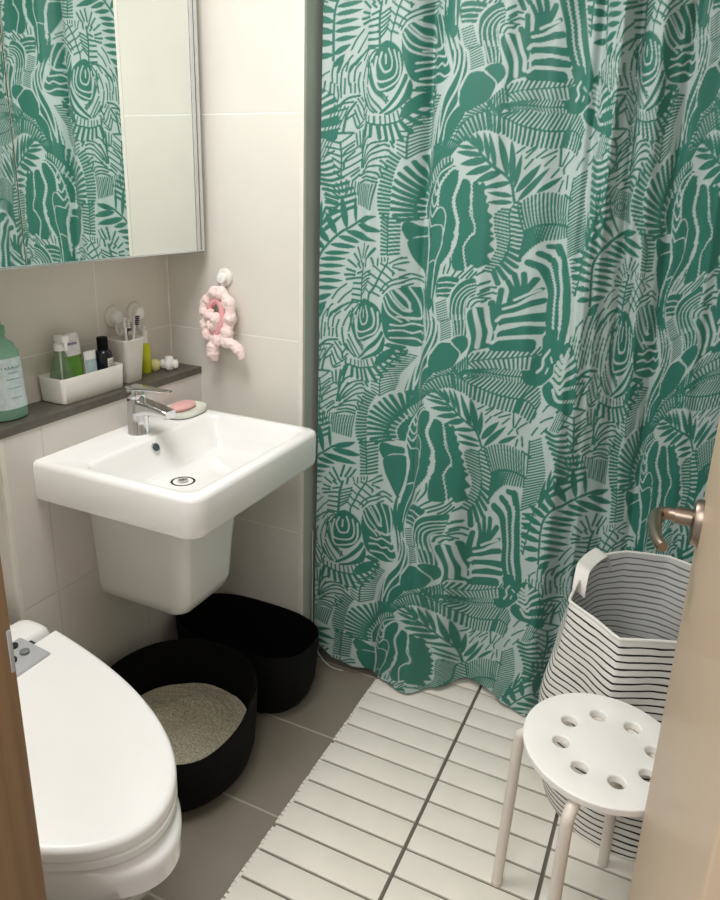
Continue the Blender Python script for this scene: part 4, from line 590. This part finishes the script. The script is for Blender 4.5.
class Tile:
    """ink coverage of one repeat of the print"""
    def __init__(s,PX,PZ,nx,nz):
        s.PX,s.PZ,s.nx,s.nz=PX,PZ,nx,nz; s.a=np.zeros((nz,nx),np.float32)
    def put(s,c,x0,z0,cov):
        h,w=cov.shape; iz=(np.arange(h)+z0)%s.nz; ix=(np.arange(w)+x0)%s.nx
        g=np.ix_(iz,ix); s.a[g]=s.a[g]*(1-cov)+c*cov
    def tex(s,p): return np.asarray(p,float)/[s.PX/s.nx,s.PZ/s.nz]
    def poly(s,c,p):
        p=s.tex(p); lo=np.floor(p.min(0)).astype(int)-1; hi=np.ceil(p.max(0)).astype(int)+2
        SS=3; w,h=hi-lo
        xs=(np.arange(w*SS)+.5)/SS+lo[0]; zs=(np.arange(h*SS)+.5)/SS+lo[1]
        ins=np.zeros((h*SS,w*SS),bool); q=np.roll(p,-1,0)
        for (xa,za),(xb,zb) in zip(p,q):
            if za==zb: continue
            m=(zs>=min(za,zb))&(zs<max(za,zb))
            if m.any():
                xc=xa+(zs[m]-za)*(xb-xa)/(zb-za); ins[m]^=(xs[None]<xc[:,None])
        s.put(c,lo[0],lo[1],ins.reshape(h,SS,w,SS).mean((1,3)).astype(np.float32))
    def stroke(s,c,w,p):
        p=s.tex(p); r=w/2/(s.PX/s.nx)
        lo=np.floor(p.min(0)-r).astype(int)-1; hi=np.ceil(p.max(0)+r).astype(int)+2; W,H=hi-lo
        X,Z=np.meshgrid(np.arange(W)+.5+lo[0],np.arange(H)+.5+lo[1]); d2=np.full(X.shape,1e9)
        for a,b in zip(p[:-1],p[1:]):
            ab=b-a; l=max(ab@ab,1e-9); t=np.clip(((X-a[0])*ab[0]+(Z-a[1])*ab[1])/l,0,1)
            d2=np.minimum(d2,(X-a[0]-t*ab[0])**2+(Z-a[1]-t*ab[1])**2)
        s.put(c,lo[0],lo[1],np.clip(r-np.sqrt(d2)+.5,0,1).astype(np.float32))
def draw(ops,T,k=1/2000.):
    pt=lambda a:np.array(a,float).reshape(-1,2)*k
    for o in ops:
        if o[0]=='p': T.poly(o[1],catmull(pt(o[3]),5,True))
        elif o[0]=='s': T.stroke(o[1],o[2]*k,catmull(pt(o[3])))
        elif o[0]=='z':
            p=catmull(pt(o[3]),8); n=int(np.hypot(*np.diff(p,axis=0).T).sum()/.009)*2; q=resample(p,n); d=np.gradient(q,axis=0); d/=np.hypot(*d.T)[:,None]+1e-9
            q+=np.c_[-d[:,1],d[:,0]]*((np.arange(n)%2-.5)*.0032)[:,None]; T.stroke(o[1],o[2]*k,q)
        elif o[0]=='l':
            a,b=pt(o[3]); d=b-a; l=np.hypot(*d); nn=np.array([-d[1],d[0]])/l; t=np.linspace(0,1,12); w=o[2]*k/2*(np.sin(np.pi*t**.85))**.8
            T.poly(o[1],np.r_[a+d*t[:,None]+nn*w[:,None],(a+d*t[:,None]-nn*w[:,None])[::-1]])
        elif o[0]=='r':
            A=resample(catmull(pt(o[4])),o[3]); B=resample(catmull(pt(o[5])),o[3])
            for a,b in zip(A,B): T.stroke(o[1],o[2]*k,np.array([a,b]))

PX,PZ=.700,.629
TI=Tile(PX,PZ,1400,1258); draw(json.loads(PAT),TI)
CS=np.array([5408,17164,4987,10963,4584,4626,11291,17087,11434,10967,7707,16725,7327,10341,6967,3699,12508,16613,12699,10489,10030,16168,9767,9934,9473,3616,9779,13414,9335,7138,5412,13393,11659,13312,11674,7251,5026,7166,8760,14242,8395,8080,8020,1454,13533,8913,6298,13314,6021,7397,5448,788,6341,17832,6148,11530,5764,5248,4984,14266,4462,8004,4015,1598,11097,14190,7591,12559,7464,6270,12794,12716,3911,13060,10870,13287,3572,11346,10741,12003,3961,14954,10794,15047,7953,11243,13199,11676,7890,18391,7688,12296,7163,5715,12617,12285]).reshape(-1,2)/1e4; CW=np.array([-0.41159,0.20924,-0.090018,0.063828,-0.11156,0.0099006,-0.12771,0.0903,-0.25494,0.59654,-0.078403,-0.1703,-0.1781,0.1037,-0.20822,0.083198,0.43289,-0.016478,0.32308,0.44747,-0.20337,0.1385,-0.13357,0.10885,-0.1745,-0.13815,0.4946,0.78191,0.26778,-0.036292,-0.019797,-0.0031211,-0.70027,0.83639,-0.33475,0.18115,-0.16329,0.42137,0.27963,-0.080481,0.34592,-0.013931,0.14032,0.13862,0.39097,-0.38312,0.017303,0.0030858,0.00069475,-0.60439,-0.11462,-0.16813,0.44249,-0.25273,0.013711,-0.060577,-0.15934,-0.4113,0.053635,0.048887,0.33064,0.017508,0.16942,0.079691,2.6392,0.54234,-0.061145,-0.037298,-1.5183,-0.58762,-1.6864,-0.88233,-0.017916,0.005963,-1.6416,-0.82617,-0.089369,-0.044751,-0.68939,-1.5321,0.16984,-0.078903,-1.5217,-0.65014,0.27524,0.091199,-1.732,-0.75905,-0.075927,0.15781,0.056339,0.037542,1.5818,1.0261,4.0723,1.5163,-0.17269,0.045448,0.20105,-0.12354,-0.018155,0.062178]).reshape(-1,2)
def fabric_uv(q):
    """how the hanging cloth is stretched and gathered: flat position -> position in the printed cloth"""
    k=np.zeros((len(q),len(CS)))
    for j in range(len(CS)):
        r2=((q-CS[j])**2).sum(1); k[:,j]=np.where(r2>0,r2*np.log(r2+1e-12),0)
    return q+k@CW[:len(CS)]+np.c_[np.ones(len(q)),q]@CW[len(CS):]
CX0,CX1=.362,1.600; nx=640; nz=1010
U=np.linspace(0,1,nx); X=CX0+(CX1-CX0)*U
hem=np.interp(X,[.362,.385,.43,.50,.60,.72,.80,.88,.95,1.03,1.10,1.6],[.125,.062,.028,.018,.012,.008,.022,.030,.018,.006,.02,.02])
Zt=2.10
V=np.linspace(0,1,nz)
XX=np.broadcast_to(X,(nz,nx)).copy(); ZZ=hem[None]+(Zt-hem)[None]*V[:,None]
def smooth(x,y,q):
    x=np.array(x);y=np.array(y,float); i=np.clip(np.searchsorted(x,q)-1,0,len(x)-2); t=np.clip((q-x[i])/(x[i+1]-x[i]),0,1); t=t*t*(3-2*t); return y[i]*(1-t)+y[i+1]*t
def folds_top(x):  return smooth([.36,.40,.47,.52,.58,.645,.70,.78,.86,.93,.985,1.03,1.065,1.10,1.14,1.19,1.23,1.28,1.33,1.38,1.45,1.6],[.352,.356,.366,.356,.350,.378,.352,.346,.354,.366,.384,.364,.340,.372,.350,.380,.392,.400,.378,.352,.376,.36],x)
def folds_bot(x):  return smooth([.36,.42,.50,.56,.62,.70,.77,.85,.92,.98,1.04,1.10,1.17,1.25,1.34,1.45,1.6],[.350,.340,.345,.360,.335,.312,.372,.446,.430,.395,.385,.450,.500,.520,.525,.520,.52],x)
z0=.62*np.clip((XX-1.0)/.12,0,1); w=np.clip((ZZ-z0)/1.15,0,1); w=w*w*(3-2*w)
sway=.012*np.sin(ZZ*3.1+1)*(1-w)
YY=folds_top(XX+.05*(1.8-ZZ)*.25)*w+folds_bot(XX+sway)*(1-w)
YY+=.0025*np.sin(XX*46+ZZ*5)*np.clip(1-w*.3,0,1)
for c_,wd,am,dr in ((.645,.013,.016,.02),(.50,.016,-.007,.03),(.82,.02,-.008,-.03),(1.035,.012,.022,.03),(1.082,.010,-.020,.02),(1.118,.009,.016,.04),(1.165,.012,-.012,.03),(1.212,.011,.018,.02),(1.30,.014,-.014,.03)):
    YY+=am*np.exp(-((XX-c_-dr*(1.5-ZZ))/wd)**2)*np.clip((ZZ-.15)/.8,.0,1)*(1+.3*np.sin(ZZ*4+c_*30))
# print position follows the cloth
push=YY-.36
q=np.c_[(XX+push*(1.288-XX)/1.73*-1).ravel(),(ZZ+push*(1.433-ZZ)/1.73).ravel()]
uv=fabric_uv(q)
fx=uv[:,0]/(PX/TI.nx); fz=uv[:,1]/(PZ/TI.nz)
x0=np.floor(fx-.5).astype(int); z0=np.floor(fz-.5).astype(int); ax=fx-.5-x0; az=fz-.5-z0
# small box filter so that thin lines survive
base_=TI.a; blur=(base_+np.roll(base_,1,0)+np.roll(base_,1,1)+np.roll(np.roll(base_,1,0),1,1))/4
g=lambda i,j: blur[(z0+i)%TI.nz,(x0+j)%TI.nx]
ink=(g(0,0)*(1-ax)+g(0,1)*ax)*(1-az)+(g(1,0)*(1-ax)+g(1,1)*ax)*az
me=bpy.data.meshes.new('shower_curtain'); nv=nx*nz
me.vertices.add(nv); me.vertices.foreach_set('co',np.c_[XX.ravel(),YY.ravel(),ZZ.ravel()].astype(np.float32).ravel())
I=(np.arange(nz-1)[:,None]*nx+np.arange(nx-1)[None]).ravel(); F=np.c_[I,I+1,I+1+nx,I+nx].astype(np.int32); nf=len(F)
me.loops.add(nf*4); me.loops.foreach_set('vertex_index',F.ravel()); me.polygons.add(nf); me.polygons.foreach_set('loop_start',np.arange(0,nf*4,4,dtype=np.int32)); me.polygons.foreach_set('loop_total',np.full(nf,4,dtype=np.int32))
me.update(calc_edges=True); me.polygons.foreach_set('use_smooth',np.ones(nf,dtype=bool))
a=me.attributes.new('ink','FLOAT','POINT'); a.data.foreach_set('value',ink.astype(np.float32))
m=bpy.data.materials.new('printed_polyester'); m.use_nodes=True; nt=m.node_tree; b=nt.nodes['Principled BSDF']; b.inputs['Roughness'].default_value=.55; b.inputs['Sheen Weight'].default_value=.15
at_=nt.nodes.new('ShaderNodeAttribute'); at_.attribute_name='ink'; mx=nt.nodes.new('ShaderNodeMix'); mx.data_type='RGBA'; nt.links.new(at_.outputs['Fac'],mx.inputs[0])
mx.inputs[6].default_value=(*lin(CLIGHT),1); mx.inputs[7].default_value=(*lin(CDARK),1)
nt.links.new(mx.outputs[2],b.inputs['Base Color'])
tr=nt.nodes.new('ShaderNodeBsdfTranslucent'); nt.links.new(mx.outputs[2],tr.inputs['Color']); ms=nt.nodes.new('ShaderNodeMixShader'); ms.inputs[0].default_value=.12
nt.links.new(b.outputs[0],ms.inputs[1]); nt.links.new(tr.outputs[0],ms.inputs[2]); nt.links.new(ms.outputs[0],nt.nodes['Material Output'].inputs['Surface'])
cur=tag(link('shower_curtain',me,m),'green and pale grey botanical print shower curtain hanging to the floor','curtain')
# clear liner edge along the left hem
bm=B(); P=cat([(.353,.347,.45),(.353,.346,.36),(.356,.342,.25),(.362,.338,.10),(.385,.333,.036),(.43,.330,.004),(.475,.330,.002)],10); tube(bm,[tuple(p) for p in P],.0016,8)
o=obj('liner_edge',bm,mat('clear_liner_plastic',(206,212,208),.2,0,.02,10,alpha=.75),cur); o['label']='clear plastic liner edge'

# ------------------------------------------------------------------ light
def area(name,loc,rot,size,power,col,sy=None):
    l=bpy.data.lights.new(name,'AREA'); l.energy=power; l.color=col; l.size=size
    if sy: l.shape='RECTANGLE'; l.size_y=sy
    o=bpy.data.objects.new(name,l); COL.objects.link(o); o.location=loc; o.rotation_euler=rot; return o
area('ceiling_lamp_light',(.42,-.52,2.30),(0,0,0),.55,LP[0],(1,.985,.985))
area('doorway_fill_light',(1.05,-2.1,2.15),(math.radians(52),0,math.radians(8)),1.0,LP[1],(1,.985,.975))  # added fill through the doorway, stands for no visible lamp
w=bpy.data.worlds.new('World'); bpy.context.scene.world=w; w.use_nodes=True; bg=w.node_tree.nodes['Background']; bg.inputs['Color'].default_value=(.97,.985,1,1); bg.inputs['Strength'].default_value=LP[2]
# ------------------------------------------------------------------ camera
F,YAW,PIT,ROL=708.9852,math.radians(-24.5723),math.radians(17.3538),math.radians(1.8381)
fw=Vector((math.sin(YAW)*math.cos(PIT),math.cos(YAW)*math.cos(PIT),-math.sin(PIT))); rt=Vector((math.cos(YAW),-math.sin(YAW),0)); up=rt.cross(fw)
r2=rt*math.cos(ROL)+up*math.sin(ROL); u2=-rt*math.sin(ROL)+up*math.cos(ROL)
cd=bpy.data.cameras.new('camera'); cam=bpy.data.objects.new('camera',cd); COL.objects.link(cam)
cam.matrix_world=Matrix(((r2.x,u2.x,-fw.x,1.2881),(r2.y,u2.y,-fw.y,-1.3682),(r2.z,u2.z,-fw.z,1.4330),(0,0,0,1)))
cd.sensor_fit='VERTICAL'; cd.sensor_height=24; cd.lens=24*F/900; cd.clip_start=.02
cd.shift_x=-1.79/900; cd.shift_y=-35.18/900
sc=bpy.context.scene; sc.camera=cam
sc.view_settings.view_transform='Standard'; sc.view_settings.look='None'; sc.view_settings.exposure=EXPO; sc.view_settings.gamma=1
sc.cycles.max_bounces=10; sc.cycles.diffuse_bounces=6; sc.cycles.glossy_bounces=6; sc.cycles.transmission_bounces=8; sc.cycles.use_denoising=True
try: sc.cycles.denoiser='OPENIMAGEDENOISE'
except Exception: pass
sc.cycles.sample_clamp_indirect=6
